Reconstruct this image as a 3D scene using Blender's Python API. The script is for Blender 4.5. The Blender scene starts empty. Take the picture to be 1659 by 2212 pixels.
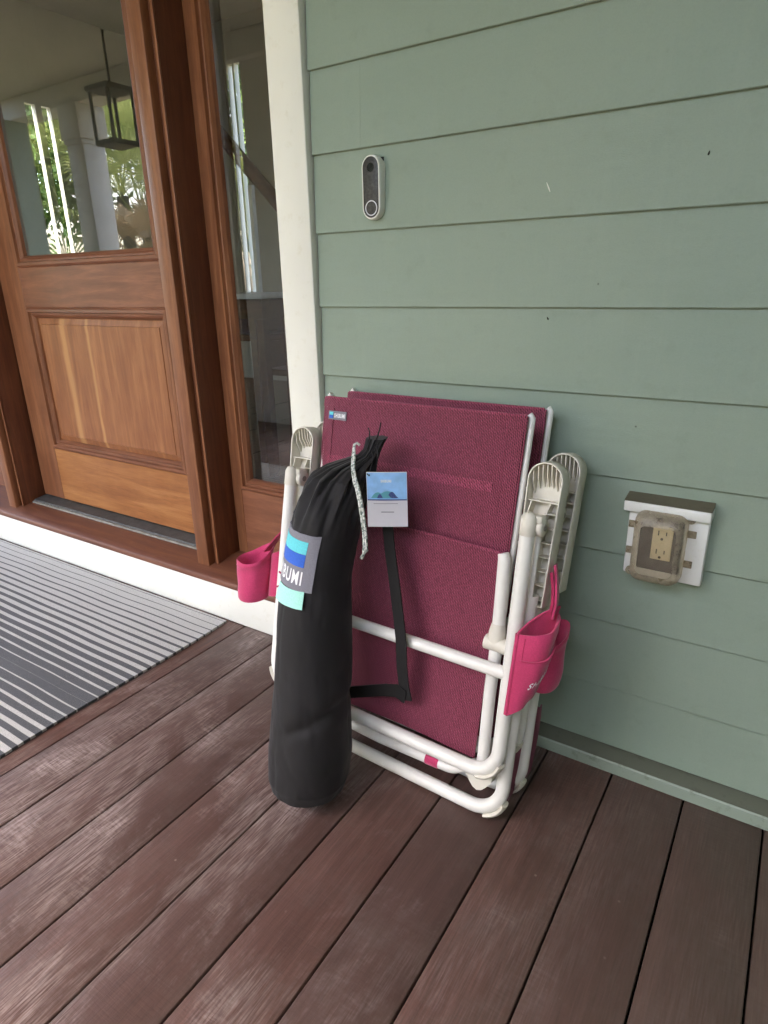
import bpy, bmesh, math, random
import numpy as np
from mathutils import Vector, Matrix, noise as mnoise

R = math.radians
random.seed(7)
rng = np.random.default_rng(7)
S = bpy.context.scene
COL = S.collection

# ------------------------------------------------------------------ camera
F_PX, PITCH, YAW, ROLL = 1375.08, R(19.890), R(33.171), R(-1.215)
CAM = Vector((0.0, -1.20745, 0.98728))
cd = bpy.data.cameras.new('camera')
cam = bpy.data.objects.new('camera', cd)
COL.objects.link(cam)
S.camera = cam
cd.sensor_fit = 'HORIZONTAL'
cd.sensor_width = 36.0
cd.lens = 36.0 * F_PX / 1659.0
cd.clip_start = 0.02
cd.clip_end = 500
_r0 = Vector((math.cos(YAW), math.sin(YAW), 0))
_f0 = Vector((-math.sin(YAW), math.cos(YAW), 0))
_fw = math.cos(PITCH) * _f0 + Vector((0, 0, -math.sin(PITCH)))
_up = math.sin(PITCH) * _f0 + Vector((0, 0, math.cos(PITCH)))
_R = math.cos(ROLL) * _r0 + math.sin(ROLL) * _up
_U = -math.sin(ROLL) * _r0 + math.cos(ROLL) * _up
cam.matrix_world = Matrix(((_R.x, _U.x, -_fw.x, CAM.x), (_R.y, _U.y, -_fw.y, CAM.y),
                           (_R.z, _U.z, -_fw.z, CAM.z), (0, 0, 0, 1)))

# ------------------------------------------------------------------ world, sun, exposure
SUN_EL, SUN_AZ = R(66), R(215)          # azimuth: clockwise from +y, where the light comes from
w = bpy.data.worlds.new('World')
S.world = w
w.use_nodes = True
nt = w.node_tree
bg = nt.nodes['Background']
sky = nt.nodes.new('ShaderNodeTexSky')
sky.sky_type = 'NISHITA'
sky.sun_disc = False
sky.sun_elevation = SUN_EL
sky.sun_rotation = SUN_AZ
sky.air_density = 1.0
sky.dust_density = 4.0
sky.ozone_density = 1.0
nt.links.new(sky.outputs[0], bg.inputs[0])
bg.inputs[1].default_value = 0.15
sl = bpy.data.lights.new('sun', 'SUN')
sun = bpy.data.objects.new('sun', sl)
COL.objects.link(sun)
sl.energy = 1.2
sl.angle = R(14)
sl.color = (1.0, 0.96, 0.9)
_sd = Vector((math.sin(SUN_AZ) * math.cos(SUN_EL), math.cos(SUN_AZ) * math.cos(SUN_EL), math.sin(SUN_EL)))
sun.rotation_euler = (-_sd).to_track_quat('-Z', 'Y').to_euler()
sun.location = (-4, -8, 12)
vs = S.view_settings
vs.view_transform = 'Standard'
vs.look = 'None'
vs.gamma = 1.0
vs.exposure = 3.95
vs.use_white_balance = True
vs.white_balance_temperature = 6900
vs.white_balance_tint = 14
vs.use_curve_mapping = False
S.cycles.use_denoising = True
S.cycles.max_bounces = 10
S.cycles.diffuse_bounces = 5
S.cycles.transparent_max_bounces = 16
S.cycles.sample_clamp_indirect = 8.0

# ------------------------------------------------------------------ node material helpers
class NM:
    def __init__(s, name):
        s.m = bpy.data.materials.new(name)
        s.m.use_nodes = True
        s.t = s.m.node_tree
        s.p = s.t.nodes['Principled BSDF']
        s.out = s.t.nodes['Material Output']
    def n(s, typ, ins=None, **kw):
        nd = s.t.nodes.new('ShaderNode' + typ)
        for k, v in kw.items():
            setattr(nd, k, v)
        for k, v in (ins or {}).items():
            if isinstance(v, bpy.types.NodeSocket):
                s.t.links.new(v, nd.inputs[k])
            else:
                nd.inputs[k].default_value = v
        return nd
    def link(s, a, b):
        s.t.links.new(a, b)
    def coords(s, kind='Object', scale=(1, 1, 1), offset=None):
        c = s.n('TexCoord').outputs[kind] if kind != 'World' else s.n('NewGeometry').outputs['Position']
        mp = s.n('Mapping', {'Vector': c, 'Scale': scale})
        if offset is not None:
            s.link(offset, mp.inputs['Location'])
        return mp.outputs[0]
    def noise(s, vec, scale=5, detail=4, rough=.55, dist=0.0):
        return s.n('TexNoise', {'Vector': vec, 'Scale': scale, 'Detail': detail, 'Roughness': rough, 'Distortion': dist}).outputs[0]
    def ramp(s, fac, stops, interp='LINEAR'):
        r = s.n('ValToRGB', {0: fac})
        r.color_ramp.interpolation = interp
        el = r.color_ramp.elements
        while len(el) < len(stops):
            el.new(0.5)
        for e, (p, c) in zip(el, stops):
            e.position = p
            e.color = (c, c, c, 1) if not hasattr(c, '__len__') else (*c[:3], 1)
        return r.outputs[0]
    def mix(s, f, a, b, mode='MIX'):
        nd = s.n('Mix', data_type='RGBA', blend_type=mode)
        for i, v in ((0, f), (6, a), (7, b)):
            if isinstance(v, bpy.types.NodeSocket):
                s.link(v, nd.inputs[i])
            else:
                nd.inputs[i].default_value = v if i == 0 else (*v[:3], 1)
        return nd.outputs[2]
    def math(s, op, a, b=None, c=None, clamp=False):
        nd = s.n('Math', operation=op, use_clamp=clamp)
        for i, v in enumerate((a, b, c)):
            if v is None:
                continue
            if isinstance(v, bpy.types.NodeSocket):
                s.link(v, nd.inputs[i])
            else:
                nd.inputs[i].default_value = v
        return nd.outputs[0]
    def sep(s, vec):
        return s.n('SeparateXYZ', {0: vec}).outputs
    def bump(s, h, strength=.2, dist=.002, normal=None):
        b = s.n('Bump', {'Height': h, 'Strength': strength, 'Distance': dist})
        if normal is not None:
            s.link(normal, b.inputs['Normal'])
        s.link(b.outputs[0], s.p.inputs['Normal'])
        return b.outputs[0]
    def base(s, c):
        if isinstance(c, bpy.types.NodeSocket):
            s.link(c, s.p.inputs['Base Color'])
        else:
            s.p.inputs['Base Color'].default_value = (*c, 1)
        return s
    def set(s, rough=.5, spec=.5, metal=0, sheen=0):
        for k, v in (('Roughness', rough), ('Specular IOR Level', spec), ('Metallic', metal), ('Sheen Weight', sheen)):
            if isinstance(v, bpy.types.NodeSocket):
                s.link(v, s.p.inputs[k])
            else:
                s.p.inputs[k].default_value = v
        return s

MAT = {}
def rnd(M):
    return M.n('ObjectInfo').outputs['Random']
def rnd_vec(M, k=37.0):
    r = rnd(M)
    return M.n('CombineXYZ', {0: M.math('MULTIPLY', r, k), 1: M.math('MULTIPLY', r, k * 2.3), 2: M.math('MULTIPLY', r, k * 1.7)}).outputs[0]

def m_paint(name, col, rough=.55, dirt=(.5, .47, .4), dirt_amt=.25, var=.06, bumpd=.0006, scale=9):
    M = NM(name)
    v = M.coords('World')
    big = M.noise(v, scale * .35, 3)
    c = M.mix(M.ramp(big, [(.3, 0), (.75, 1)]), tuple(x * (1 - var) for x in col), tuple(min(1, x * (1 + var)) for x in col))
    d = M.ramp(M.noise(v, scale * 4, 6, .7), [(.56, 0), (.78, 1)])
    c = M.mix(M.math('MULTIPLY', d, dirt_amt), c, tuple(a * b for a, b in zip(col, dirt)))
    M.base(c).set(rough, .4)
    M.bump(M.noise(v, 260, 3), .35, bumpd)
    return M.m

def m_siding():
    M = NM('sage_siding_paint')
    v = M.coords('World')
    vs_ = M.coords('World', (6, 6, 60))
    col = (.262, .318, .262)
    big = M.ramp(M.noise(v, 1.6, 3), [(.3, 0), (.7, 1)])
    c = M.mix(big, (.234, .302, .246), (.262, .322, .252))
    r = rnd(M)
    c = M.mix(M.math('MULTIPLY', r, .12), c, (.205, .280, .222))
    st = M.ramp(M.noise(v, 22, 6, .72), [(.55, 0), (.8, 1)])
    c = M.mix(M.ramp(M.noise(v, 330, 4, .8), [(.38, .16), (.55, 0)]), c, (.18, .235, .19))
    drip = M.ramp(M.noise(M.coords('World', (26, 26, 1.6)), 2.0, 5, .7), [(.52, 0), (.74, 1)])
    c = M.mix(M.math('MULTIPLY', drip, .14), c, (.30, .35, .275))
    c = M.mix(M.math('MULTIPLY', st, .26), c, (.165, .205, .15))
    fly = M.n('TexVoronoi', {'Vector': v, 'Scale': 7.0}, feature='F1').outputs[0]
    c = M.mix(M.ramp(fly, [(0.008, .75), (.016, 0)]), c, (.05, .05, .04))
    M.base(c).set(.5, .35)
    n0 = M.bump(M.noise(M.coords('World', (3, 3, 9)), 2.2, 2), .5, .004)
    n1 = M.bump(M.noise(vs_, 30, 4), .3, .0009, n0)
    M.bump(M.noise(v, 420, 2), .25, .0005, n1)
    return M.m

def m_wood(name, dark, mid, light, axis='z', rough=.38, scale=1.0, streaks=()):
    M = NM(name)
    sc = {'x': (1.2, 14, 14), 'y': (14, 1.2, 14), 'z': (14, 14, 1.0)}[axis]
    v = M.coords('World', tuple(q * scale for q in sc), rnd_vec(M))
    g = M.noise(v, 3.2, 8, .62, .6)
    fine = M.noise(M.coords('World', tuple(q * 9 * scale for q in sc), rnd_vec(M)), 3, 4, .6)
    c = M.ramp(g, [(.28, dark), (.5, mid), (.72, light)])
    c = M.mix(M.ramp(fine, [(.4, 0), (.7, .35)]), c, dark)
    blot = M.ramp(M.noise(M.coords('World'), 7, 5, .6), [(.45, 0), (.75, .3)])
    c = M.mix(blot, c, light)
    for k, sx in enumerate(streaks):           # pale sapwood streaks in the boards
        px = M.sep(M.coords('World'))[0]
        wob = M.math('MULTIPLY', M.math('SUBTRACT', M.noise(M.coords('World', (3, 3, 2.5)), 2, 3), .5), .03)
        dd = M.math('ABSOLUTE', M.math('SUBTRACT', M.math('ADD', px, wob), sx))
        c = M.mix(M.ramp(dd, [(.004 + .004 * (k == 0), .55), (.012 + .012 * (k == 0), 0)]), c, (.52, .27, .10))
    M.base(c).set(M.math('ADD', M.math('MULTIPLY', g, .2), rough - .1), .4)
    M.bump(fine, .25, .0006)
    return M.m

def m_deck():
    M = NM('deck_stain')
    off = rnd_vec(M, 51)
    v = M.coords('Object', (30, 1.6, 30), off)
    v2 = M.coords('Object', (160, 7, 160), off)
    world = M.coords('World')
    g = M.noise(v, 2.2, 8, .65, .35)
    fine = M.noise(v2, 2.4, 5, .6)
    c = M.ramp(g, [(.25, (.072, .034, .027)), (.5, (.122, .060, .048)), (.75, (.170, .090, .073))])
    c = M.mix(M.ramp(fine, [(.42, 0), (.72, .55)]), c, (.045, .027, .023))
    c = M.mix(M.math('MULTIPLY', rnd(M), .6), c, (.062, .040, .035))
    # worn, greyed film of old stain: patches with scrape marks across the grain
    wv = M.coords('World', (1, .55, 1))
    wear = M.ramp(M.noise(wv, 3.0, 7, .7, .5), [(.44, 0), (.60, 1)])
    scr = M.ramp(M.noise(M.coords('World', (14, 70, 14)), 2.0, 5, .7), [(.42, 0), (.62, 1)])
    grain = M.ramp(M.noise(M.coords('World', (150, 9, 150)), 2.0, 4, .6), [(.40, 0), (.66, 1)])
    wn = M.math('MULTIPLY', wear, M.math('ADD', M.math('MULTIPLY', scr, M.math('MULTIPLY', M.ramp(M.noise(world, 6, 3), [(.48, 0), (.62, .55)]), 1.0)), M.math('MULTIPLY', grain, .75)))
    sx = M.sep(world)
    lw = M.ramp(M.math('MULTIPLY_ADD', sx[0], -.9, -.05), [(.0, .22), (.55, 1.0)])     # foot traffic near the door
    c = M.mix(M.math('MULTIPLY', wn, lw), c, (.40, .32, .295))
    spots = M.n('TexVoronoi', {'Vector': world, 'Scale': 19.0}, feature='F1').outputs[0]
    c = M.mix(M.math('MULTIPLY', M.ramp(spots, [(.02, .7), (.06, 0)]), M.ramp(M.noise(world, 9, 2), [(.5, 0), (.6, 1)])), c, (.30, .24, .20))
    dust = M.ramp(M.noise(world, 11, 8, .78), [(.48, 0), (.78, .45)])
    c = M.mix(dust, c, (.14, .105, .09))
    right_tint = M.math('ADD', M.math('MULTIPLY_ADD', sx[0], 1.5, .62), M.math('MULTIPLY', M.math('SUBTRACT', M.noise(world, 5, 6, .7), .5), 1.3))
    c = M.mix(M.ramp(right_tint, [(.0, 0), (.8, .62)]), c, (.072, .056, .043))  # boards turn darker and more olive towards the right
    M.base(c).set(M.math('ADD', M.math('MULTIPLY', g, .25), .36), .38)
    b = M.bump(fine, .5, .0012)
    M.bump(M.noise(M.coords('World', (8, 90, 8)), 2.5, 4), .35, .0012, b)
    return M.m

def m_fabric(name='berry_mesh_fabric', k=1.0):
    M = NM(name)
    v = M.coords('Object')
    x, y, z = M.sep(v)
    PX, PZ = 2 * math.pi / .0037, 2 * math.pi / .0056
    jit = M.math('MULTIPLY', M.noise(v, 45, 4, .7), 5.0)
    a = M.math('SINE', M.math('ADD', M.math('MULTIPLY', x, PX), jit))
    b = M.math('SINE', M.math('ADD', M.math('MULTIPLY', z, PZ), M.math('ADD', M.math('MULTIPLY', x, PX * .5), jit)))
    h = M.math('ADD', M.math('MULTIPLY', a, .6), M.math('MULTIPLY', b, .4))
    h = M.math('MULTIPLY_ADD', h, .5, .5)
    c = M.ramp(h, [(.08, (.095 * k, .013 * k, .028 * k)), (.5, (.195 * k, .028 * k, .057 * k)), (.95, (.320 * k, .068 * k, .112 * k))])
    big = M.ramp(M.noise(v, 9, 5, .65), [(.35, 0), (.75, .3)])
    c = M.mix(M.math('MULTIPLY', big, .7), c, (.21, .040, .070))
    spk = M.ramp(M.noise(v, 330, 3, .7), [(.42, .45), (.56, 0)])
    c = M.mix(spk, c, (.060, .008, .018))
    M.base(c).set(.7, .3, 0, .1)
    M.bump(h, .7, .0012)
    tr = M.n('BsdfTransparent')
    mx = M.n('MixShader', {0: M.math('MULTIPLY', M.ramp(h, [(.05, .75), (.36, .0)]), 1.0)})
    M.link(M.p.outputs[0], mx.inputs[1])
    M.link(tr.outputs[0], mx.inputs[2])
    M.link(mx.outputs[0], M.out.inputs[0])
    return M.m

def m_cloth(name, col, rough=.85, weave=.0016, var=.25, sheen=.2, bstr=.4):
    M = NM(name)
    v = M.coords('Object')
    n = M.noise(v, 1 / weave * .5, 3, .6)
    big = M.noise(v, 14, 4, .6)
    c = M.mix(M.ramp(big, [(.3, 0), (.75, 1)]), tuple(x * (1 - var) for x in col), tuple(x * (1 + var) for x in col))
    c = M.mix(M.ramp(n, [(.35, .35), (.65, 0)]), c, tuple(x * .55 for x in col))
    M.base(c).set(rough, .25, 0, sheen)
    M.bump(n, bstr, weave * .5)
    return M.m

def m_plain(name, col, rough=.45, spec=.5, var=.08, scale=30, bstr=.12, metal=0):
    M = NM(name)
    v = M.coords('Object')
    n = M.noise(v, scale, 5, .6)
    c = M.mix(M.ramp(n, [(.3, 0), (.75, 1)]), tuple(x * (1 - var) for x in col), tuple(min(1, x * (1 + var)) for x in col))
    M.base(c).set(rough, spec, metal)
    M.bump(M.noise(v, 350, 2), bstr, .0004)
    return M.m

def m_glass(name, tint=(.9, .93, .91), wav=.0006):
    M = NM(name)
    v = M.coords('World')
    bp_ = M.n('Bump', {'Height': M.noise(v, 4.0, 1), 'Strength': .2, 'Distance': wav})
    fr = M.n('Fresnel', {'IOR': 2.1, 'Normal': bp_.outputs[0]})
    gl = M.n('BsdfGlossy', {'Color': (1, 1, 1, 1), 'Roughness': 0.012, 'Normal': bp_.outputs[0]})
    tr = M.n('BsdfTransparent', {'Color': (*tint, 1)})
    fac = M.math('MULTIPLY', fr.outputs[0], M.math('SUBTRACT', 1.0, M.n('NewGeometry').outputs['Backfacing']))   # leaving the pane: no inner mirror
    mx = M.n('MixShader', {0: fac, 1: tr.outputs[0], 2: gl.outputs[0]})
    M.link(mx.outputs[0], M.out.inputs[0])
    return M.m

def m_mat():
    M = NM('striped_mat_weave')
    v = M.coords('World')
    x, y, z = M.sep(v)
    wob = M.math('MULTIPLY', M.math('SUBTRACT', M.noise(M.coords('World', (2.5, 40, 1)), 1.5, 3), .5), .006)
    yy = M.math('ADD', y, wob)
    ph = M.math('FRACT', M.math('MULTIPLY_ADD', yy, -1 / .0285, -.36))
    tri = M.math('ABSOLUTE', M.math('SUBTRACT', ph, .5))            # 0 centre of the dark line .. .5
    d = M.math('ABSOLUTE', M.math('ADD', yy, .495))
    duty = M.ramp(d, [(.015, 0), (.02, .06), (.10, .17), (.2, .28), (.46, .46)])
    edge = M.math('SUBTRACT', M.math('ADD', tri, duty), .5)
    f = M.math('MULTIPLY_ADD', edge, 22, .5, clamp=True)
    spk = M.noise(v, 700, 2)
    dark = M.mix(M.ramp(spk, [(.35, 0), (.65, 1)]), (.036, .037, .041), (.085, .087, .092))
    light = M.mix(M.ramp(spk, [(.35, 0), (.65, 1)]), (.30, .29, .27), (.52, .505, .48))
    c = M.mix(f, dark, light)
    M.base(c).set(.9, .2, 0, .15)
    M.bump(M.noise(M.coords('World', (260, 700, 1)), 1.0, 2), .8, .0016)
    return M.m

def m_leaf(name, a, b):
    M = NM(name)
    n = M.noise(M.coords('Object'), 2.2, 4, .7)
    c = M.ramp(n, [(.3, a), (.7, b)])
    M.base(c).set(.55, .3)
    tl = M.n('BsdfTranslucent', {'Color': c})
    mx = M.n('MixShader', {0: .35})
    M.link(M.p.outputs[0], mx.inputs[1])
    M.link(tl.outputs[0], mx.inputs[2])
    M.link(mx.outputs[0], M.out.inputs[0])
    return M.m

def m_cord():
    M = NM('speckled_cord')
    v = M.coords('Object')
    ch = M.n('TexChecker', {'Vector': M.coords('Object', (150, 150, 150)), 'Scale': 1.0, 'Color1': (.55, .56, .51, 1), 'Color2': (.16, .20, .18, 1)})
    c = M.mix(M.ramp(M.noise(v, 240, 2), [(.5, 0), (.6, .8)]), ch.outputs[0], (.7, .7, .66))
    M.base(c).set(.8, .2)
    return M.m

def m_cover(k1=.55, k0=.16):
    M = NM('weathered_clear_plastic')
    v = M.coords('World')
    n = M.noise(v, 55, 6, .75)
    c = M.ramp(n, [(.3, (.27, .225, .155)), (.7, (.46, .41, .32))])
    M.base(c).set(.35, .5)
    tr = M.n('BsdfTransparent', {'Color': (.86, .80, .70, 1)})
    fac = M.math('MULTIPLY_ADD', n, k1, k0)
    mx = M.n('MixShader', {0: fac})
    M.link(tr.outputs[0], mx.inputs[1])
    M.link(M.p.outputs[0], mx.inputs[2])
    M.link(mx.outputs[0], M.out.inputs[0])
    return M.m

MAT['siding'] = m_siding()
MAT['trim'] = m_paint('white_trim_paint', (.74, .73, .65), .5, dirt=(.72, .66, .5), dirt_amt=.35)
MAT['ledge'] = m_paint('sage_ledge_paint', (.25, .305, .25), .5, dirt=(.35, .33, .25), dirt_amt=.8)
MAT['ledge_dirt'] = m_paint('mildewed_ledge_top', (.13, .14, .105), .8, dirt=(.5, .5, .4), dirt_amt=.6)
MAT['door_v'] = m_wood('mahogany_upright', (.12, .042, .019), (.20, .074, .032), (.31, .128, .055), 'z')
MAT['door_h'] = m_wood('mahogany_level', (.12, .043, .022), (.185, .068, .034), (.27, .105, .052), 'x')
MAT['panel'] = m_wood('mahogany_panel', (.165, .055, .021), (.25, .090, .033), (.36, .150, .056), 'z', scale=.8, streaks=(-2.262, -2.118))
MAT['rail_o'] = m_wood('mahogany_kick_rail', (.17, .056, .018), (.30, .112, .034), (.42, .185, .062), 'x', scale=.7)
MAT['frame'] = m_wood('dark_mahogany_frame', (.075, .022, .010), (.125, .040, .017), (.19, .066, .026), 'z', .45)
MAT['sill'] = m_wood('mahogany_sill', (.085, .028, .016), (.135, .045, .024), (.20, .075, .036), 'x', .5)
MAT['thresh'] = m_plain('dusty_dark_metal', (.055, .055, .052), .55, .4, .4, 40)
MAT['thresh_edge'] = m_plain('dull_bronze_metal', (.20, .19, .16), .5, .5, .3, 40)
MAT['glass'] = m_glass('window_glass')
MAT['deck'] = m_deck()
MAT['joist'] = m_plain('dark_underdeck', (.012, .010, .009), .9, .2)
MAT['mat'] = m_mat()
MAT['fabric'] = m_fabric(k=1.12)
MAT['fabric_pale'] = m_fabric('pale_berry_mesh', 1.6)  # paler mesh: painted light on the hem edges, and the back band
MAT['hem'] = m_cloth('berry_hem', (.20, .034, .068), .8, .002)
MAT['tube'] = m_plain('white_powder_coat', (.74, .725, .675), .34, .5, .06, 18)
MAT['plastic'] = m_plain('ivory_plastic', (.64, .605, .52), .5, .4, .09, 22)
MAT['pink'] = m_cloth('hot_pink_neoprene', (.53, .042, .130), .8, .0014, .14, .3)
MAT['pinkdark'] = m_cloth('pink_binding', (.40, .022, .085), .8, .0014, .1, .2)
MAT['black'] = m_cloth('black_nylon', (.0078, .0066, .0072), .66, .0012, .2, .12, .25)
MAT['webbing'] = m_cloth('black_webbing', (.0105, .0095, .0095), .7, .002, .15, .1)
MAT['cord'] = m_cord()
MAT['grey_patch'] = m_cloth('grey_patch', (.22, .215, .245), .8, .0012, .06, .1)
MAT['teal'] = m_cloth('teal_stripe', (.12, .62, .68), .8, .0012, .05, .1)
MAT['blue'] = m_cloth('blue_stripe', (.035, .13, .55), .8, .0012, .05, .1)
MAT['mint'] = m_cloth('mint_tag', (.40, .80, .68), .8, .0012, .05, .1)
MAT['print'] = m_plain('white_print', (.80, .80, .80), .6, .3, .02)
MAT['card'] = m_plain('white_card', (.66, .64, .68), .35, .4, .03)
MAT['card_sky'] = m_plain('pale_blue_card_print', (.28, .52, .84), .35, .4, .18, 40)
MAT['card_navy'] = m_plain('navy_card_print', (.06, .07, .22), .35, .4, .1)
MAT['card_sea'] = m_plain('sea_green_card_print', (.11, .36, .42), .35, .4, .1)
MAT['card_grey'] = m_plain('grey_card_print', (.20, .19, .22), .4, .4, .1)
MAT['bell_shell'] = m_plain('white_bell_shell', (.80, .80, .75), .35, .5, .04)
MAT['bell_face'] = m_plain('smudged_black_face', (.030, .029, .028), .42, .4, .7, 160)
MAT['bell_ring'] = m_plain('silver_ring', (.62, .64, .70), .3, .5, .1)
MAT['lens'] = m_plain('dark_lens', (.012, .012, .014), .08, .6, .1)
MAT['box_white'] = m_paint('white_box_plastic', (.70, .71, .68), .45, dirt=(.6, .55, .4), dirt_amt=.3, scale=30)
MAT['box_dirt'] = m_paint('mildewed_box_top', (.115, .105, .07), .85, dirt=(.5, .5, .4), dirt_amt=.6, scale=30)
MAT['ivory'] = m_plain('ivory_outlet', (.78, .72, .52), .4, .5, .05)
MAT['slot'] = m_plain('dark_slot', (.03, .028, .022), .7, .2)
MAT['gasket'] = m_plain('dark_gasket', (.075, .065, .072), .7, .3, .3, 60)
MAT['cover'] = m_cover(.50, .24)
MAT['cover_clear'] = m_cover(.34, .04)
MAT['ceiling'] = m_paint('pale_ceiling_paint', (.56, .57, .50), .6)
MAT['column'] = m_paint('white_column_paint', (.74, .74, .70), .5)
MAT['lantern'] = m_plain('weathered_iron', (.07, .07, .06), .5, .5)
MAT['ground'] = m_plain('leafy_ground', (.11, .10, .055), .95, .1, .6, 1.4)
MAT['leaf'] = m_leaf('oak_leaf', (.06, .12, .026), (.20, .28, .075))
MAT['leaf2'] = m_leaf('palm_leaf', (.16, .24, .06), (.42, .46, .18))
MAT['leaf3'] = m_leaf('dry_palm_leaf', (.40, .29, .17), (.62, .47, .31))
MAT['bark'] = m_plain('grey_bark', (.09, .075, .06), .95, .1, .5, 8)
MAT['hallwall'] = m_paint('hall_plaster', (.50, .49, .44), .7)
MAT['hallfloor'] = m_wood('hall_floor_wood', (.07, .035, .018), (.12, .06, .03), (.18, .10, .05), 'y', .3)
MAT['stairwood'] = m_wood('dark_stair_wood', (.05, .022, .012), (.09, .04, .02), (.14, .065, .03), 'x', .35)
MAT['hallwhite'] = m_plain('white_joinery', (.68, .67, .63), .5)
MAT['screw'] = m_plain('dull_screw', (.2, .19, .17), .5, .5, .2, 40, metal=.6)

# ------------------------------------------------------------------ mesh helpers
def mesh_obj(name, verts, faces, mat, parent=None, smooth=False, loc=None):
    me = bpy.data.meshes.new(name)
    me.from_pydata([tuple(v) for v in verts], [], faces)
    me.update()
    bm = bmesh.new()
    bm.from_mesh(me)
    bmesh.ops.recalc_face_normals(bm, faces=bm.faces)
    bm.to_mesh(me)
    bm.free()
    return link(name, me, mat, parent, smooth, loc)

def link(name, me, mat, parent=None, smooth=False, loc=None):
    for m in (mat if isinstance(mat, (list, tuple)) else [mat]):
        me.materials.append(MAT[m])
    o = bpy.data.objects.new(name, me)
    COL.objects.link(o)
    if parent is not None:
        o.parent = parent
    if loc is not None:
        o.location = loc
    if smooth:
        me.polygons.foreach_set('use_smooth', [True] * len(me.polygons))
        try:
            me.set_sharp_from_angle(angle=R(50))
        except Exception:
            pass
    return o

def bm_obj(name, bm, mat, parent=None, smooth=False, loc=None):
    bmesh.ops.recalc_face_normals(bm, faces=bm.faces)
    me = bpy.data.meshes.new(name)
    bm.to_mesh(me)
    bm.free()
    return link(name, me, mat, parent, smooth, loc)

def box_data(x0, x1, y0, y1, z0, z1):
    v = [(x, y, z) for x in (x0, x1) for y in (y0, y1) for z in (z0, z1)]
    f = [(0, 1, 3, 2), (4, 6, 7, 5), (0, 4, 5, 1), (2, 3, 7, 6), (0, 2, 6, 4), (1, 5, 7, 3)]
    return v, f

def box(name, x0, x1, y0, y1, z0, z1, mat, parent=None, bevel=0.0, seg=2, loc=None):
    bm = bmesh.new()
    v, f = box_data(x0, x1, y0, y1, z0, z1)
    vv = [bm.verts.new(p) for p in v]
    for q in f:
        bm.faces.new([vv[i] for i in q])
    if bevel:
        bmesh.ops.recalc_face_normals(bm, faces=bm.faces)
        bmesh.ops.bevel(bm, geom=bm.edges[:], offset=bevel, segments=seg, affect='EDGES', profile=.5)
    return bm_obj(name, bm, mat, parent, bevel > 0 and seg > 1, loc)

def prism(name, prof, axis, a0, a1, mat, parent=None, smooth=False, caps=True):
    """profile in the two other axes, extruded along `axis`"""
    idx = {'x': (1, 2, 0), 'y': (0, 2, 1), 'z': (0, 1, 2)}[axis]
    def P(p, a):
        q = [0, 0, 0]
        q[idx[0]], q[idx[1]], q[idx[2]] = p[0], p[1], a
        return q
    n = len(prof)
    v = [P(p, a0) for p in prof] + [P(p, a1) for p in prof]
    f = [(i, (i + 1) % n, n + (i + 1) % n, n + i) for i in range(n)]
    if caps:
        f += [tuple(range(n - 1, -1, -1)), tuple(range(n, 2 * n))]
    return mesh_obj(name, v, f, mat, parent, smooth)

def fillet(pts, rad, seg=6):
    pts = [Vector(p) for p in pts]
    out = [pts[0]]
    for i in range(1, len(pts) - 1):
        a, b, c = pts[i - 1], pts[i], pts[i + 1]
        d1, d2 = (a - b), (c - b)
        ang = d1.angle(d2)
        r = rad[i - 1] if hasattr(rad, '__len__') else rad
        if r <= 0 or ang > math.pi - .02:
            out.append(b)
            continue
        t = min(r / math.tan(ang / 2), d1.length * .48, d2.length * .48)
        rr = t * math.tan(ang / 2)
        p1, p2 = b + d1.normalized() * t, b + d2.normalized() * t
        cen = b + (d1.normalized() + d2.normalized()).normalized() * (rr / math.sin(ang / 2))
        e1, e2 = p1 - cen, p2 - cen
        tot = e1.angle(e2)
        ax = e1.cross(e2).normalized()
        for k in range(seg + 1):
            out.append(cen + Matrix.Rotation(tot * k / seg, 3, ax) @ e1)
    out.append(pts[-1])
    return out

def sweep(pts, radii, n=14, flat=None, up=None, caps=True):
    """tube along a polyline; flat=(a,b) makes an elliptic or flat section; returns verts, faces"""
    pts = [Vector(p) for p in pts]
    m = len(pts)
    if not hasattr(radii, '__len__'):
        radii = [radii] * m
    tang = []
    for i in range(m):
        t = (pts[min(i + 1, m - 1)] - pts[max(i - 1, 0)])
        tang.append(t.normalized() if t.length > 1e-9 else Vector((0, 0, 1)))
    ref = Vector(up) if up else Vector((0, 1, 0))
    if abs(tang[0].dot(ref)) > .95:
        ref = Vector((1, 0, 0))
    nv = (ref - tang[0] * ref.dot(tang[0])).normalized()
    V, Fc = [], []
    for i in range(m):
        if i:
            nv = (nv - tang[i] * nv.dot(tang[i]))
            nv.normalize()
        b = tang[i].cross(nv)
        for k in range(n):
            a = 2 * math.pi * k / n
            ca, sa = math.cos(a), math.sin(a)
            if flat:
                V.append(pts[i] + nv * ca * flat[0] * radii[i] + b * sa * flat[1] * radii[i])
            else:
                V.append(pts[i] + (nv * ca + b * sa) * radii[i])
    for i in range(m - 1):
        for k in range(n):
            Fc.append((i * n + k, i * n + (k + 1) % n, (i + 1) * n + (k + 1) % n, (i + 1) * n + k))
    if caps:
        Fc.append(tuple(range(n - 1, -1, -1)))
        Fc.append(tuple(range((m - 1) * n, m * n)))
    return V, Fc

def tube(name, pts, r, mat, parent=None, n=14, **kw):
    v, f = sweep(pts, r, n, **kw)
    return mesh_obj(name, v, f, mat, parent, True)

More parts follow.
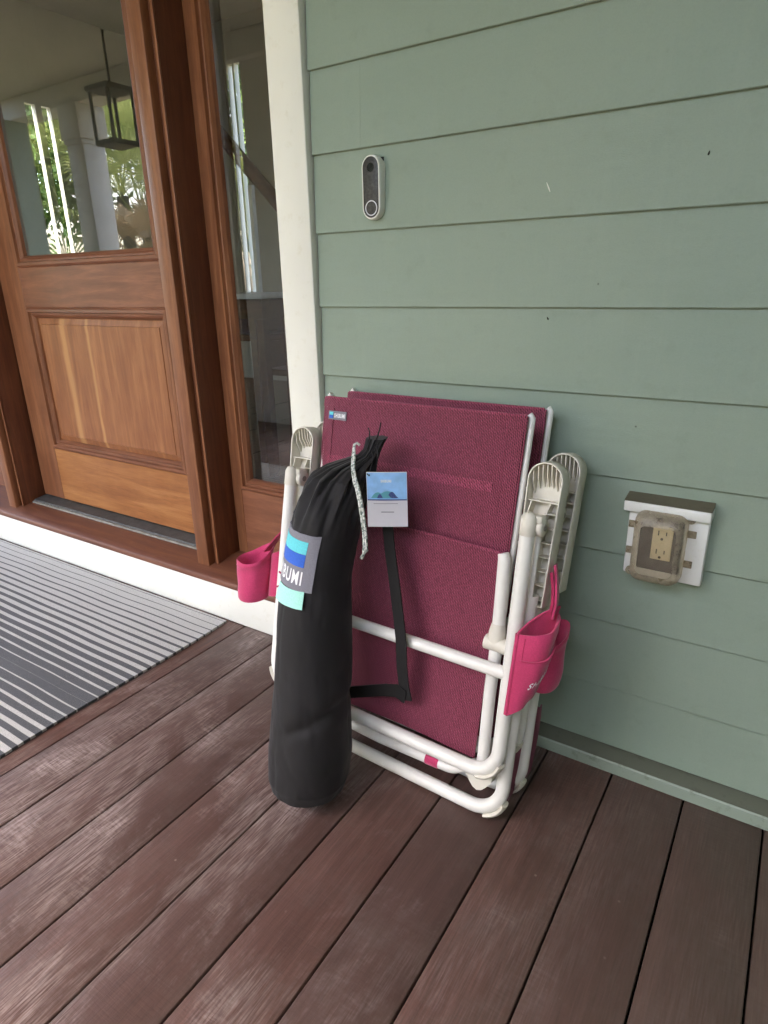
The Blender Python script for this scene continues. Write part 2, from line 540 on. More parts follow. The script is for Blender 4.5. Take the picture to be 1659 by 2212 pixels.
def ribbon(name, pts, widths, thick, mat, parent=None):
    """flat strap: pts = list of (centre, across-vector)"""
    V, Fc = [], []
    m = len(pts)
    P = [Vector(p) for p, a in pts]
    for i, (p, a) in enumerate(pts):
        a = Vector(a).normalized()
        t = (P[min(i + 1, m - 1)] - P[max(i - 1, 0)]).normalized()
        nrm = t.cross(a).normalized()
        wd = widths[i] if hasattr(widths, '__len__') else widths
        for sx, sn in ((-1, -1), (1, -1), (1, 1), (-1, 1)):
            V.append(P[i] + a * sx * wd / 2 + nrm * sn * thick / 2)
    for i in range(m - 1):
        for k in range(4):
            Fc.append((i * 4 + k, i * 4 + (k + 1) % 4, (i + 1) * 4 + (k + 1) % 4, (i + 1) * 4 + k))
    Fc += [(3, 2, 1, 0), tuple((m - 1) * 4 + k for k in range(4))]
    return mesh_obj(name, V, Fc, mat, parent, True)

def sheet(name, fn, nu, nv, thick, mat, parent=None, smooth=True, closed=False):
    """surface fn(a,b)->Vector given real thickness"""
    P = [[Vector(fn(i / nu, j / nv)) for j in range(nv + 1)] for i in range(nu + 1)]
    N = [[None] * (nv + 1) for _ in range(nu + 1)]
    for i in range(nu + 1):
        for j in range(nv + 1):
            du = P[min(i + 1, nu)][j] - P[max(i - 1, 0)][j]
            dv = P[i][min(j + 1, nv)] - P[i][max(j - 1, 0)]
            c = du.cross(dv)
            N[i][j] = c.normalized() if c.length > 1e-12 else Vector((0, -1, 0))
    V, Fc = [], []
    def idx(s, i, j):
        return s * (nu + 1) * (nv + 1) + i * (nv + 1) + j
    for s in (0, 1):
        for i in range(nu + 1):
            for j in range(nv + 1):
                V.append(P[i][j] + N[i][j] * (thick / 2 if s == 0 else -thick / 2))
    for i in range(nu):
        for j in range(nv):
            Fc.append((idx(0, i, j), idx(0, i + 1, j), idx(0, i + 1, j + 1), idx(0, i, j + 1)))
            Fc.append((idx(1, i, j), idx(1, i, j + 1), idx(1, i + 1, j + 1), idx(1, i + 1, j)))
    for i in range(nu):
        Fc.append((idx(0, i, 0), idx(1, i, 0), idx(1, i + 1, 0), idx(0, i + 1, 0)))
        Fc.append((idx(0, i, nv), idx(0, i + 1, nv), idx(1, i + 1, nv), idx(1, i, nv)))
    for j in range(nv):
        Fc.append((idx(0, 0, j), idx(0, 0, j + 1), idx(1, 0, j + 1), idx(1, 0, j)))
        Fc.append((idx(0, nu, j), idx(1, nu, j), idx(1, nu, j + 1), idx(0, nu, j + 1)))
    return mesh_obj(name, V, Fc, mat, parent, smooth)

def text_data(s, bold=.03):
    cu = bpy.data.curves.new('lettering', 'FONT')
    cu.body = s
    cu.size = 1.0
    cu.offset = bold
    cu.space_character = 1.18
    cu.resolution_u = 3
    cu.fill_mode = 'FRONT'
    o = bpy.data.objects.new('lettering', cu)
    COL.objects.link(o)
    bpy.context.view_layer.update()
    me = bpy.data.meshes.new_from_object(o.evaluated_get(bpy.context.evaluated_depsgraph_get()))
    v = np.array([tuple(q.co) for q in me.vertices])
    f = [tuple(p.vertices) for p in me.polygons]
    bpy.data.objects.remove(o)
    bpy.data.curves.remove(cu)
    bpy.data.meshes.remove(me)
    mn, mx = v.min(0), v.max(0)
    v = (v - mn) / np.where(mx - mn > 0, mx - mn, 1)
    return v[:, :2], f            # unit square

def lettering(name, s, fn, mat, parent, bold=.03, n_sub=0):
    """text mapped through fn(a,b) -> point"""
    v, f = text_data(s, bold)
    me = bpy.data.meshes.new(name)
    me.from_pydata([tuple(fn(a, b)) for a, b in v], [], f)
    me.update()
    return link(name, me, mat, parent)

def empty(name, loc=(0, 0, 0), rot=(0, 0, 0)):
    o = bpy.data.objects.new(name, None)
    COL.objects.link(o)
    o.location = loc
    o.rotation_euler = rot
    o.empty_display_size = .1
    return o

def tag(o, label=None, cat=None, group=None, kind=None):
    if label: o['label'] = label
    if cat: o['category'] = cat
    if group: o['group'] = group
    if kind: o['kind'] = kind
    return o

def copy_tree(o, parent=None):
    c = o.copy()
    COL.objects.link(c)
    c.parent = parent
    for ch in list(o.children):
        copy_tree(ch, c)
    return c

def stadium(w_, h, n=14):
    r = w_ / 2
    pts = []
    for k in range(n + 1):
        a = math.pi * k / n
        pts.append((r * math.cos(a), h / 2 - r + r * math.sin(a)))
    for k in range(n + 1):
        a = math.pi + math.pi * k / n
        pts.append((r * math.cos(a), -h / 2 + r + r * math.sin(a)))
    return pts

def rrect(w_, h, r, n=6):
    pts = []
    for cx, cz, a0 in ((w_ / 2 - r, h / 2 - r, 0), (-w_ / 2 + r, h / 2 - r, 90), (-w_ / 2 + r, -h / 2 + r, 180), (w_ / 2 - r, -h / 2 + r, 270)):
        for k in range(n + 1):
            a = R(a0 + 90 * k / n)
            pts.append((cx + r * math.cos(a), cz + r * math.sin(a)))
    return pts

def loft(name, rings, mat, parent=None, cap0=True, cap1=True, smooth=True):
    n = len(rings[0])
    V = [p for r in rings for p in r]
    Fc = []
    for i in range(len(rings) - 1):
        for k in range(n):
            Fc.append((i * n + k, i * n + (k + 1) % n, (i + 1) * n + (k + 1) % n, (i + 1) * n + k))
    if cap0: Fc.append(tuple(range(n - 1, -1, -1)))
    if cap1: Fc.append(tuple(range((len(rings) - 1) * n, len(rings) * n)))
    return mesh_obj(name, V, Fc, mat, parent, smooth)

# ================================================================== SETTING
PORCH_Y = -2.0
CEIL = 2.47
# ground
gv, gf = [], []
N = 40
for i in range(N + 1):
    for j in range(N + 1):
        x, y = -70 + 140 * i / N, -70 + 140 * j / N
        gv.append((x, y, -.75 + .12 * math.sin(x * .31) * math.cos(y * .27)))
for i in range(N):
    for j in range(N):
        a = i * (N + 1) + j
        gf.append((a, a + N + 1, a + N + 2, a + 1))
tag(mesh_obj('ground', gv, gf, 'ground', None, True), kind='structure')

# deck: one board per object
deck = tag(empty('deck', (-2, -1, 0)), kind='structure')
PITCH_X = .1393
board_mesh = None
k0, k1 = -42, 7
for k in range(k0, k1):
    xc = .085 - PITCH_X * (-k) + PITCH_X / 2 if False else .085 + PITCH_X * k + PITCH_X / 2
    if board_mesh is None:
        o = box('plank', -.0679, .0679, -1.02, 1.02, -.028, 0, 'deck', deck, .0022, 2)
        board_mesh = o.data
    else:
        o = bpy.data.objects.new('plank', board_mesh)
        COL.objects.link(o)
        o.parent = deck
    o.location = (xc + 2, 1 - 1.0 + .0, random.uniform(-.0008, 0))
box('underdeck', -5.9, 1.04, -2.02, 0.02, -.075, -.045, 'joist', deck, loc=(2, 1, 0))
box('rim_board', -5.95, 1.04, -2.06, -2.025, -.7, -.03, 'column', deck, loc=(2, 1, 0))

# ------------------------------------------------------------------ house wall with lap siding
Z0, EXP = .1743, .1524
wall = tag(empty('house_wall', (0, 0, 0)), 'sage green lap sided house wall behind the beach chairs', 'wall')
X_TR = -.951
def lap(x0, x1, z0, z1):
    # bottom edge stands proud, top tucks under the next board
    prof = [(-.0085, z0), (-.0085 + .0, z0 + .002), (-.0010, z1 + .012), (.012, z1 + .012), (.012, z0 + .012), (-.0005, z0 + .0105), (-.0005, z0)]
    return prism('siding_board', [(-.0075, z0), (-.0085, z0 + .0012), (-.0010, z1 + .010), (.010, z1 + .010), (.003, z0)], 'x', x0, x1, 'siding', wall)
zs = [Z0 - EXP] + [Z0 + EXP * i for i in range(0, 16)]
for z in zs[:-1]:
    zb = max(z, .034) if z < .03 else z
    if abs(z - (Z0 + EXP * 7)) < .01:
        lap(X_TR + .004, -.82215, zb, z + EXP)      # short offcut with a butt joint
        lap(-.82195, 1.04, zb, z + EXP)
    else:
        lap(X_TR + .004, 1.04, zb, z + EXP)
# siding left of the doorway and above it
DL = -4.33
for z in zs[:-1]:
    zb = max(z, .034) if z < .03 else z
    lap(-5.9, DL - .09, zb, z + EXP)
box('sheathing', X_TR - .06, 1.04, .012, .10, -.1, CEIL + .1, 'joist', wall)
box('sheathing', -5.9, DL - .03, .012, .10, -.1, CEIL + .1, 'joist', wall)
box('sheathing', DL - .05, X_TR - .06, .03, .10, 2.30, CEIL + .1, 'siding', wall)
# sloped ledge along the foot of the wall
prism('ledge', [(-.052, .0005), (-.052, .0255), (-.0495, .028), (.005, .0285), (.005, .0005)], 'x', X_TR + .004, 1.04, 'ledge', wall)
mesh_obj('ledge_top', *box_data(X_TR + .004, 1.04, -.0492, .0, .0287, .0297), 'ledge_dirt', wall)

for x, z, a, L, m_ in ((-.176, 1.163, 15, .0065, 'slot'), (-.413, .917, -30, .0060, 'slot'), (-.427, 1.137, -25, .017, 'trim')):
    d = Vector((math.sin(R(a)), 0, math.cos(R(a)))) * L / 2
    c_ = Vector((x, -.0065 + .0, z))
    tube('speck', [c_ - d, c_ - d * .4, c_ + d * .3, c_ + d], [.0006, 0.0016 if m_ == 'slot' else .0011, .0012 if m_ == 'slot' else .0010, .0004], m_, wall, 8)

blocker = tag(empty('light_block_wall', (1.05, -1.0, 0)), 'unseen sage green side wall added to block light at the outlet end', 'wall')  # unseen wall, added to keep out light from the right
for z in zs[:-1]:
    o = prism('siding_board', [(.0085, z), (.0010, z + EXP + .010), (-.010, z + EXP + .010), (-.003, z)], 'y', -3.6, -.012, 'siding', blocker)
    for v in o.data.vertices:
        v.co.x = -v.co.x
    o.location = (0, 1.0, 0)
o = box('sheathing', 1.062, 1.15, -3.6, -.012, -.7, CEIL, 'joist', blocker)
o.location = (-1.05, 1.0, 0)

# ------------------------------------------------------------------ door surround, sill, white trim
sur = tag(empty('door_surround', (-2, 0, 0)), 'mahogany door surround with white outer trim and raised sill', 'door frame')
def sp(o):
    o.location = (2, 0, 0)
    return o
sp(box('side_trim', -1.044, X_TR, -.022, .06, .0, 2.36, 'trim', sur, .0025, 2))
sp(box('side_trim', DL - .09, DL, -.022, .06, .0, 2.36, 'trim', sur, .0025, 2))
sp(box('head_trim', DL - .0, -1.044, -.020, .06, 2.26, 2.36, 'trim', sur, .0025, 2))
sp(box('base_board', DL, -1.0442, -.003, .03, .001, .1185, 'trim', sur, .003, 2))
# sill, sloping up to the door
sp(prism('sill', [(-.007, .1195), (-.0075, .134), (-.003, .1385), (.03, .1415), (.125, .1585), (.25, .165), (.25, .1195)], 'x', DL, -1.0445, 'sill', sur, True))
YD = .155
def casing(xl, xr, xe):
    """front strip [xl,xr], rebate, thin bead, deep return ending at the panel plane"""
    sp(box('casing_strip', xl, xr, .040, .075, .138, 2.26, 'door_v', sur, .002, 2))
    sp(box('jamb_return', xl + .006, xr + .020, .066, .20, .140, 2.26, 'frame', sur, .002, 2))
    sp(box('casing_bead', xr + .0125, xr + .0215, .060, .0655, .1395, 2.26, 'door_v', sur, .0015, 2))
casing(-1.538, -1.487, 0)
casing(-2.672, -2.622, 0)
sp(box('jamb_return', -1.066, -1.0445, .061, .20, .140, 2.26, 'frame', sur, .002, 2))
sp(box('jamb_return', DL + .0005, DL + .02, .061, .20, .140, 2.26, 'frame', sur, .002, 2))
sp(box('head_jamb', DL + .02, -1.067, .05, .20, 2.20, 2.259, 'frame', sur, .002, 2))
# metal threshold under the door
sp(prism('threshold', [(.100, .152), (.108, .1655), (.155, .172), (.185, .172), (.185, .150)], 'x', -2.596, -1.5325, 'thresh', sur))
sp(box('threshold_edge', -2.596, -1.5325, .0965, .1075, .150, .1605, 'thresh_edge', sur, .002, 2))

def sticking(parent, x0, x1, z0, z1, y, wdt, dep, mat_v, mat_h, tag_=''):
    """moulded edge round an opening: four mitred strips with a stepped profile"""
    prof = [(0, 0), (.18, -.30), (.42, -.34), (.5, .1), (.62, .12), (.72, -.02), (.92, .45), (1, 1)]
    def ring(t, d):
        return [(x0 + t * wdt, y + d * dep, z0 + t * wdt), (x1 - t * wdt, y + d * dep, z0 + t * wdt),
                (x1 - t * wdt, y + d * dep, z1 - t * wdt), (x0 + t * wdt, y + d * dep, z1 - t * wdt)]
    rings = [ring(t, d) for t, d in prof]
    for s in range(4):
        V, Fc = [], []
        for r_ in rings:
            V += [r_[s], r_[(s + 1) % 4]]
        for i in range(len(rings) - 1):
            Fc.append((2 * i, 2 * i + 1, 2 * i + 3, 2 * i + 2))
        o = mesh_obj('moulding', V, Fc, mat_h if s % 2 == 0 else mat_v, parent)
        o.location = (2, 0, 0)

# sidelights: frame, moulded glazing edge, pane, bottom panel
def sidelight(name, x0, x1, gx0, gx1):
    s = sur
    y = YD
    sp(box('stile', x0, gx0, y, y + .04, .158, 2.20, 'door_v', s, .001, 1))
    sp(box('stile', gx1, x1, y, y + .04, .158, 2.20, 'door_v', s, .001, 1))
    sp(box('bottom_rail', gx0 + .0005, gx1 - .0005, y + .0005, y + .04, .158, .378, 'door_h', s, .001, 1))
    sp(box('top_rail', gx0 + .0005, gx1 - .0005, y + .0005, y + .04, 2.08, 2.20, 'door_h', s, .001, 1))
    sticking(s, gx0, gx1, .378, 2.08, y, .036, .022, 'door_v', 'door_h')
    sp(box('pane', gx0 + .012, gx1 - .012, y + .0205, y + .0245, .392, 2.068, 'glass', s))
sidelight('sidelight', -1.4655, -1.067, -1.428, -1.115)
sidelight('sidelight', DL + .021, -2.674, DL + .06, -2.735)

# ------------------------------------------------------------------ front door
door = tag(empty('front_door', (-2.06, YD, .17)), 'mahogany front door with glass upper half and raised lower panel', 'door')
def dp(o):
    o.location = (2.06, -YD, -.17)
    return o
DX0, DX1 = -2.594, -1.532
GX0, GX1 = -2.455, -1.668
dp(box('stile', DX0, GX0, YD, YD + .044, .176, 2.19, 'door_v', door, .0015, 1))
dp(box('stile', GX1, DX1, YD, YD + .044, .176, 2.19, 'door_v', door, .0015, 1))
dp(box('bottom_rail', GX0 + .0005, GX1 - .0005, YD + .0006, YD + .044, .176, .388, 'rail_o', door, .0012, 1))
dp(box('lock_rail', GX0 + .0005, GX1 - .0005, YD + .0006, YD + .044, .925, 1.060, 'door_h', door, .0012, 1))
dp(box('top_rail', GX0 + .0005, GX1 - .0005, YD + .0006, YD + .044, 2.05, 2.19, 'door_h', door, .0012, 1))
def st2(x0, x1, z0, z1, wdt, dep):
    n0 = len(door.children)
    sticking(door, x0, x1, z0, z1, YD, wdt, dep, 'door_v', 'door_h')
    for o in door.children[n0:]:
        pass
    for o in door.children:
        if o.name.startswith('moulding'):
            dp(o)
st2(GX0, GX1, 1.060, 2.05, .040, .020)
st2(GX0, GX1, .388, .925, .040, .020)
# raised panel: bevelled field
def ring_(d, yy):
    x0, x1, z0, z1 = GX0 + .034, GX1 - .034, .388 + .034, .925 - .034
    return [(x0 + d, yy, z0 + d), (x1 - d, yy, z0 + d), (x1 - d, yy, z1 - d), (x0 + d, yy, z1 - d)]
o = loft('panel', [ring_(0, YD + .04), ring_(0, YD + .017), ring_(.026, YD + .010), ring_(.0275, YD + .0075)], 'panel', door, smooth=False)
dp(o)
dp(box('pane', GX0 + .020, GX1 - .020, YD + .0185, YD + .0225, 1.076, 2.035, 'glass', door))

# ------------------------------------------------------------------ hall behind the door
HC = 2.95
for nm, a in (('hall_floor', (-5.2, -.4, .262, 3.2, .10, .16)), ('hall_ceiling', (-5.3, -.3, .10, 3.3, HC, HC + .06))):
    tag(box(nm, *a, 'hallfloor' if 'floor' in nm else 'hallwall'), kind='structure')
hw = tag(empty('hall_wall', (-2.6, 3, .16)), 'pale plaster walls of the dim hall behind the door glass', 'wall')
def hp(o):
    o.location = (2.6, -3, -.16)
    return o
# wall with two slim windows seen through the door glass
for a, b in ((.1, 1.974), (2.055, 2.104), (2.177, 3.2)):
    hp(box('side_panel', -5.25, -5.2, a, b, .16, HC, 'hallwall', hw))
hp(box('side_panel', -5.249, -5.201, 1.974, 2.177, .16, .8, 'hallwall', hw))
hp(box('side_panel', -5.249, -5.201, 1.974, 2.177, 2.295, HC, 'hallwall', hw))
hp(box('side_panel', -.45, -.4, .1, 3.2, .16, HC, 'hallwall', hw))
hp(box('front_panel', -5.25, -.4, .1005, .16, 2.262, HC, 'hallwall', hw))
# end wall with slim windows and an added, unseen wide opening to light the hall
for a, b in ((-5.25, -4.295), (-4.247, -4.226), (-4.163, -1.5), (-.9, -.4)):
    hp(box('end_panel', a, b, 3.2, 3.25, .16, HC, 'hallwall', hw))
hp(box('end_panel', -4.295, -4.163, 3.201, 3.249, .16, .9, 'hallwall', hw))
hp(box('end_panel', -4.295, -4.163, 3.201, 3.249, 2.65, HC, 'hallwall', hw))
hp(box('end_panel', -1.5, -.9, 3.201, 3.249, .16, 1.0, 'hallwall', hw))
hp(box('end_panel', -1.5, -.9, 3.201, 3.249, 2.4, HC, 'hallwall', hw))
hp(box('dark_doorway', -3.85, -3.2, 3.17, 3.199, .16, 2.2, 'stairwood', hw))
# staircase glimpsed through the sidelight
st = tag(empty('staircase', (-2.6, 1.7, .16)), 'dark wood staircase with sloping handrail seen through the sidelight glass', 'staircase')
def tp(o):
    o.location = (2.6, -1.7, -.16)
    return o
for i in range(4):
    x = -2.15 - .22 * i
    tp(box('tread', x - .25, x, 1.55, 2.5, .16 + .185 * i + .15, .16 + .185 * (i + 1), 'stairwood', st, .004, 1))
    tp(box('riser', x - .02, x - .004, 1.56, 2.5, .16 + .185 * i, .16 + .185 * i + .149, 'stairwood', st))
tp(tube('handrail', [(-2.02, 1.6, .96), (-3.0, 1.6, 1.909)], .036, 'stairwood', st, 10))
for i in range(4):
    x = -2.2 - .22 * i
    tp(box('baluster', x - .013, x + .013, 1.588, 1.612, .16 + .185 * (i + 1), 1.06 + .2125 * i, 'hallwhite', st))
tp(box('newel', -2.09, -2.0, 1.555, 1.645, .16, 1.08, 'stairwood', st, .006, 2))
tb = tag(empty('hall_table', (-1.9, .95, .16)), 'small white topped table just inside the sidelight', 'table')
def tbp(o):
    o.location = (1.9, -.95, -.16)
    return o
tbp(box('table_top', -2.20, -1.90, .82, 1.08, .930, .953, 'hallwhite', tb, .004, 2))
tbp(box('apron', -2.17, -1.93, .85, 1.05, .85, .9295, 'stairwood', tb))
for sx in (-2.17, -1.965):
    for sy in (.85, 1.015):
        tbp(box('leg', sx, sx + .035, sy, sy + .035, .16, .8495, 'stairwood', tb))

# ------------------------------------------------------------------ porch roof, beam, columns, rail, lantern
tag(box('porch_ceiling', -6.1, 2.2, PORCH_Y - .45, .10, CEIL, CEIL + .06, 'ceiling'), kind='structure')
bmz = tag(box('porch_beam', -6.1, 2.2, PORCH_Y - .12, PORCH_Y + .08, 2.32, CEIL - .001, 'column', None, .004, 1), 'pale boxed beam along the open edge of the porch', 'beam')
def column(x, label):
    c = empty('porch_column', (x, PORCH_Y - .02, 0))
    box('shaft', -.10, .10, -.10, .10, .16, 2.05, 'column', c, .006, 2)
    box('base', -.125, .125, -.125, .125, 0, .16, 'column', c, .006, 2)
    box('neck_band', -.112, .112, -.112, .112, 2.05, 2.08, 'column', c, .004, 2)
    box('capital', -.125, .125, -.125, .125, 2.081, 2.32, 'column', c, .006, 2)
    tag(c, label, 'column', 'porch columns')
    return c
for x, l in ((-5.1, 'square white porch column reflected beside the garden in the door glass'), (.90, 'square white porch column beside the side wall at the outlet end')):
    column(x, l)
# slatted end screen at the far end of the porch
scr = tag(empty('end_screen', (-5.95, -1, 0)), 'narrow upright boards at the far open end of the porch', 'screen')
for i, (a, b) in enumerate(((-2.06, -1.86), (-1.78, -1.70), (-1.62, -1.50))):
    o = box('board', -5.97, -5.93, a, b, 0, 2.32, 'siding', scr, .003, 1)
    o.location = (5.95, 1, 0)
fs = tag(empty('front_screen', (-3.4, PORCH_Y, 0)), 'pale boarded panel with narrow slits at the porch front, reflected in the sidelight', 'screen')
for a, b in ((-3.86, -3.50), (-3.455, -3.44), (-3.385, -2.85)):
    o = box('board', a, b, PORCH_Y - .02, PORCH_Y + .02, 0, 2.32, 'column', fs, .003, 1)
    o.location = (3.4, -PORCH_Y, 0)
o = box('rail', -3.50, -3.385, PORCH_Y - .018, PORCH_Y + .018, 0, .95, 'column', fs)
o.location = (3.4, -PORCH_Y, 0)

lan = tag(empty('porch_lantern', (-3.95, -1.45, 2.0)), 'black iron lantern hanging from the porch ceiling by the far column', 'lantern')
tube('stem', [(0, 0, .17), (0, 0, .469)], .008, 'lantern', lan, 8)
box('cap', -.11, .11, -.11, .11, .14, .17, 'lantern', lan, .004, 1)
box('foot', -.10, .10, -.10, .10, -.16, -.13, 'lantern', lan, .004, 1)
for sx in (-1, 1):
    for sy in (-1, 1):
        box('bar', sx * .09 - .008, sx * .09 + .008, sy * .09 - .008, sy * .09 + .008, -.1295, .1395, 'lantern', lan)

# ------------------------------------------------------------------ garden
def tree(x, y, h, cr, n, mat, label, seed):
    g = np.random.default_rng(seed)
    t = empty('yard_tree', (x, y, -.75))
    trunk = [(0, 0, -.1)]
    lx, ly = 0, 0
    for i in range(1, 7):
        lx += g.normal(0, .09); ly += g.normal(0, .09)
        trunk.append((lx, ly, h * .75 * i / 6))
    tube('trunk', trunk, [.16 * (1 - .11 * i) for i in range(7)], 'bark', t, 8)
    V, Fc = [], []
    cl = g.normal(0, 1, (26, 3)); cl /= np.linalg.norm(cl, axis=1)[:, None]
    cl = cl * g.uniform(.25, 1, (26, 1)) * np.array([cr, cr, cr * .85]) + np.array([lx, ly, h * .68])
    for i in range(5):
        c = cl[i]
        tube('limb', [trunk[3 + i % 3], tuple((np.array(trunk[3 + i % 3]) + c) / 2 + g.normal(0, .1, 3)), tuple(c)], [.06, .04, .015], 'bark', t, 6)
    for k in range(n):
        c = cl[g.integers(0, 26)]
        p = c + g.normal(0, cr * .17, 3)
        a = g.normal(0, 1, 3); a /= np.linalg.norm(a)
        b = np.cross(a, g.normal(0, 1, 3)); b /= np.linalg.norm(b)
        L = g.uniform(.05, .11)
        i0 = len(V)
        V += [p - a * L, p + b * L * .45, p + a * L, p - b * L * .45]
        Fc.append((i0, i0 + 1, i0 + 2, i0 + 3))
    me = bpy.data.meshes.new('crown')
    me.from_pydata([tuple(v) for v in V], [], Fc)
    tag(link('crown', me, mat, t), kind='stuff')
    tag(t, label, 'tree', 'trees in the yard')
TL = 'leafy green tree standing in the yard beyond the porch'
for i, (x, y, h, cr, n) in enumerate(((-10.5, -11.5, 6.5, 2.3, 14000), (-13, -10, 8, 3, 12000), (-11.5, -5.2, 6, 2.2, 12000), (-4.8, -10.5, 7.5, 2.6, 12000), (-9.5, -13, 9, 3.2, 12000), (3.5, -11, 8, 3, 5000), (-17, -6, 9, 3.2, 5000), (-6.5, 9, 8, 3, 5000))):
    tree(x, y, h, cr, n, 'leaf', TL, 100 + i)

def hedge(x0, x1, y0, y1, h, n, label, seed):
    g = np.random.default_rng(seed)
    t = empty('hedge', ((x0 + x1) / 2, (y0 + y1) / 2, -.75))
    hx, hy = (x1 - x0) / 2, (y1 - y0) / 2
    for i in range(6):
        x = -hx + (i + .5) / 6 * 2 * hx
        tube('trunk', [(x, 0, -.1), (x + .05, .03, h * .4), (x - .04, 0, h * .8)], [.05, .04, .02], 'bark', t, 6)
    p = g.uniform(-1, 1, (n, 3)) * np.array([hx, hy, h / 2]) + np.array([0, 0, h / 2])
    p[:, 1] += .12 * np.sin(p[:, 0] * 5) + .1 * np.sin(p[:, 2] * 4 + p[:, 0] * 3)
    p[:, 2] += .10 * np.sin(p[:, 0] * 4.3)
    a = g.normal(0, 1, (n, 3)); a /= np.linalg.norm(a, axis=1)[:, None]
    b = np.cross(a, g.normal(0, 1, (n, 3))); b /= np.linalg.norm(b, axis=1)[:, None]
    L = g.uniform(.05, .10, (n, 1))
    V = np.stack([p - a * L, p + b * L * .5, p + a * L, p - b * L * .5], 1).reshape(-1, 3)
    me = bpy.data.meshes.new('foliage')
    me.from_pydata(V.tolist(), [], np.arange(n * 4).reshape(n, 4).tolist())
    tag(link('foliage', me, 'leaf', t), kind='stuff')
    tag(t, label, 'hedge')
hedge(-1.15, 1.6, -3.0, -2.35, 2.7, 6500, 'tall leafy hedge added along the porch front to block light', 51)  # unseen hedge, added to keep light off the door frame's side faces

hedge(-9.5, -8.7, 1.5, 5.5, 6.2, 36000, 'tall leafy hedge beyond the slim hall windows, past the far side of the house', 52)
hedge(-9.0, -4.0, 7.0, 7.8, 7.0, 44000, 'long leafy hedge in the yard behind the house', 53)

def palmetto(x, y, hh, label, mat, seed, tr_h=.5, nf=30):
    g = random.Random(seed)
    t = empty('palmetto', (x, y, -.75))
    tube('stem', [(0, 0, -.05), (.03, .02, tr_h * .5), (0, .04, tr_h)], [.12, .11, .09], 'bark', t, 9)
    V, Fc = [], []
    for fnd in range(nf):
        az = g.uniform(0, 2 * math.pi); el = g.uniform(.15, 1.35)
        d = Vector((math.cos(az) * math.cos(el), math.sin(az) * math.cos(el), math.sin(el)))
        stem_l = hh * g.uniform(.5, .85)
        c = Vector((0, .04, tr_h)) + d * stem_l
        side = d.cross(Vector((0, 0, 1))).normalized()
        upv = side.cross(d).normalized()
        i0 = len(V)
        s0 = Vector((0, .04, tr_h))
        V += [s0 - side * .012, s0 + side * .012, c + side * .008, c - side * .008]
        Fc.append((i0, i0 + 1, i0 + 2, i0 + 3))
        for q in range(23):
            a = (q - 11) / 11 * 1.8
            dd = (d * math.cos(a) + side * math.sin(a)).normalized()
            L = hh * .42 * (1 - .25 * abs(a) / 1.7)
            droop = Vector((0, 0, -.3 * L * g.uniform(.4, 1.2)))
            wv = upv * .0 + dd.cross(upv).normalized() * .015
            i0 = len(V)
            m_ = c + dd * L * .55
            e = c + dd * L + droop
            V += [c, m_ + wv, e, m_ - wv]
            Fc.append((i0, i0 + 1, i0 + 2, i0 + 3))
    me = bpy.data.meshes.new('fronds')
    me.from_pydata([tuple(v) for v in V], [], Fc)
    tag(link('fronds', me, mat, t), kind='stuff')
    tag(t, label, 'palm', 'palmettos by the porch')
palmetto(-8.3, -5.1, 1.8, 'green cabbage palm reflected beside the white column', 'leaf2', 1, 2.5)
palmetto(-8.9, -5.2, 1.9, 'taller green cabbage palm behind the dry one', 'leaf2', 2, 3.0)
palmetto(-7.7, -4.7, .95, 'dry tan palm with drooping fronds reflected low in the door glass', 'leaf3', 3, 1.95, 22)
palmetto(-8.3, -3.6, 1.6, 'fan palmetto out past the far open end of the porch', 'leaf2', 4, .8)
palmetto(-6.6, -5.6, 1.7, 'shorter green cabbage palm among the yard trees', 'leaf2', 6, 2.0)

# ================================================================== DOOR MAT
mt = tag(empty('door_mat', (-2.1, -.5, 0)), 'grey and white striped woven mat lying before the door', 'mat')
o = sheet('weave', lambda a, b: Vector((-1.372 + .004 * math.sin(b * 9) + .018 * b - (1 - a) * 1.75, -.016 - b * 1.05, .0045 + .0012 * math.sin(a * 31) * math.sin(b * 17))), 60, 40, .007, 'mat', mt)
o.location = (2.1, .5, 0)

# ================================================================== DOORBELL
bell = tag(empty('doorbell', (-.789, -.006, 1.1655)), 'slim white video doorbell with black face on the siding', 'doorbell')
def ring2(w_, h, y):
    return [(x, y, z) for x, z in stadium(w_, h)]
loft('shell', [ring2(.044, .118, .006), ring2(.044, .118, -.012), ring2(.0425, .1165, -.0165), ring2(.040, .114, -.018), ring2(.0372, .1112, -.018), ring2(.0372, .1112, -.0165)], 'bell_shell', bell)
fc = loft('face', [ring2(.0370, .1110, -.0160), ring2(.0370, .1110, -.0170), ring2(.0355, .1095, -.0174)], 'bell_face', bell)
def disc(name, cx, cz, r0, r1, y, d, mat, parent, n=28):
    V, Fc = [], []
    for k in range(n):
        a = 2 * math.pi * k / n
        c, s = math.cos(a), math.sin(a)
        V += [(cx + r1 * c, y, cz + r1 * s), (cx + r1 * c, y - d, cz + r1 * s), (cx + r0 * c, y - d, cz + r0 * s), (cx + r0 * c, y, cz + r0 * s)]
    for k in range(n):
        a, b = 4 * k, 4 * ((k + 1) % n)
        for j in range(3):
            Fc.append((a + j, b + j, b + j + 1, a + j + 1))
    return mesh_obj(name, V, Fc, mat, parent, True)
disc('button_ring', 0, -.0375, .0125, .0142, -.0172, .0010, 'bell_ring', bell)
disc('button', 0, -.0375, .0001, .0122, -.0172, .0006, 'bell_face', bell)
disc('lens_ring', 0, .036, .0085, .0105, -.0172, .0008, 'bell_face', bell)
disc('lens', 0, .036, .0001, .0082, -.0172, .0012, 'lens', bell)
box('base_plate', -.019, .019, -.0, .0065, -.055, .055, 'lens', bell)

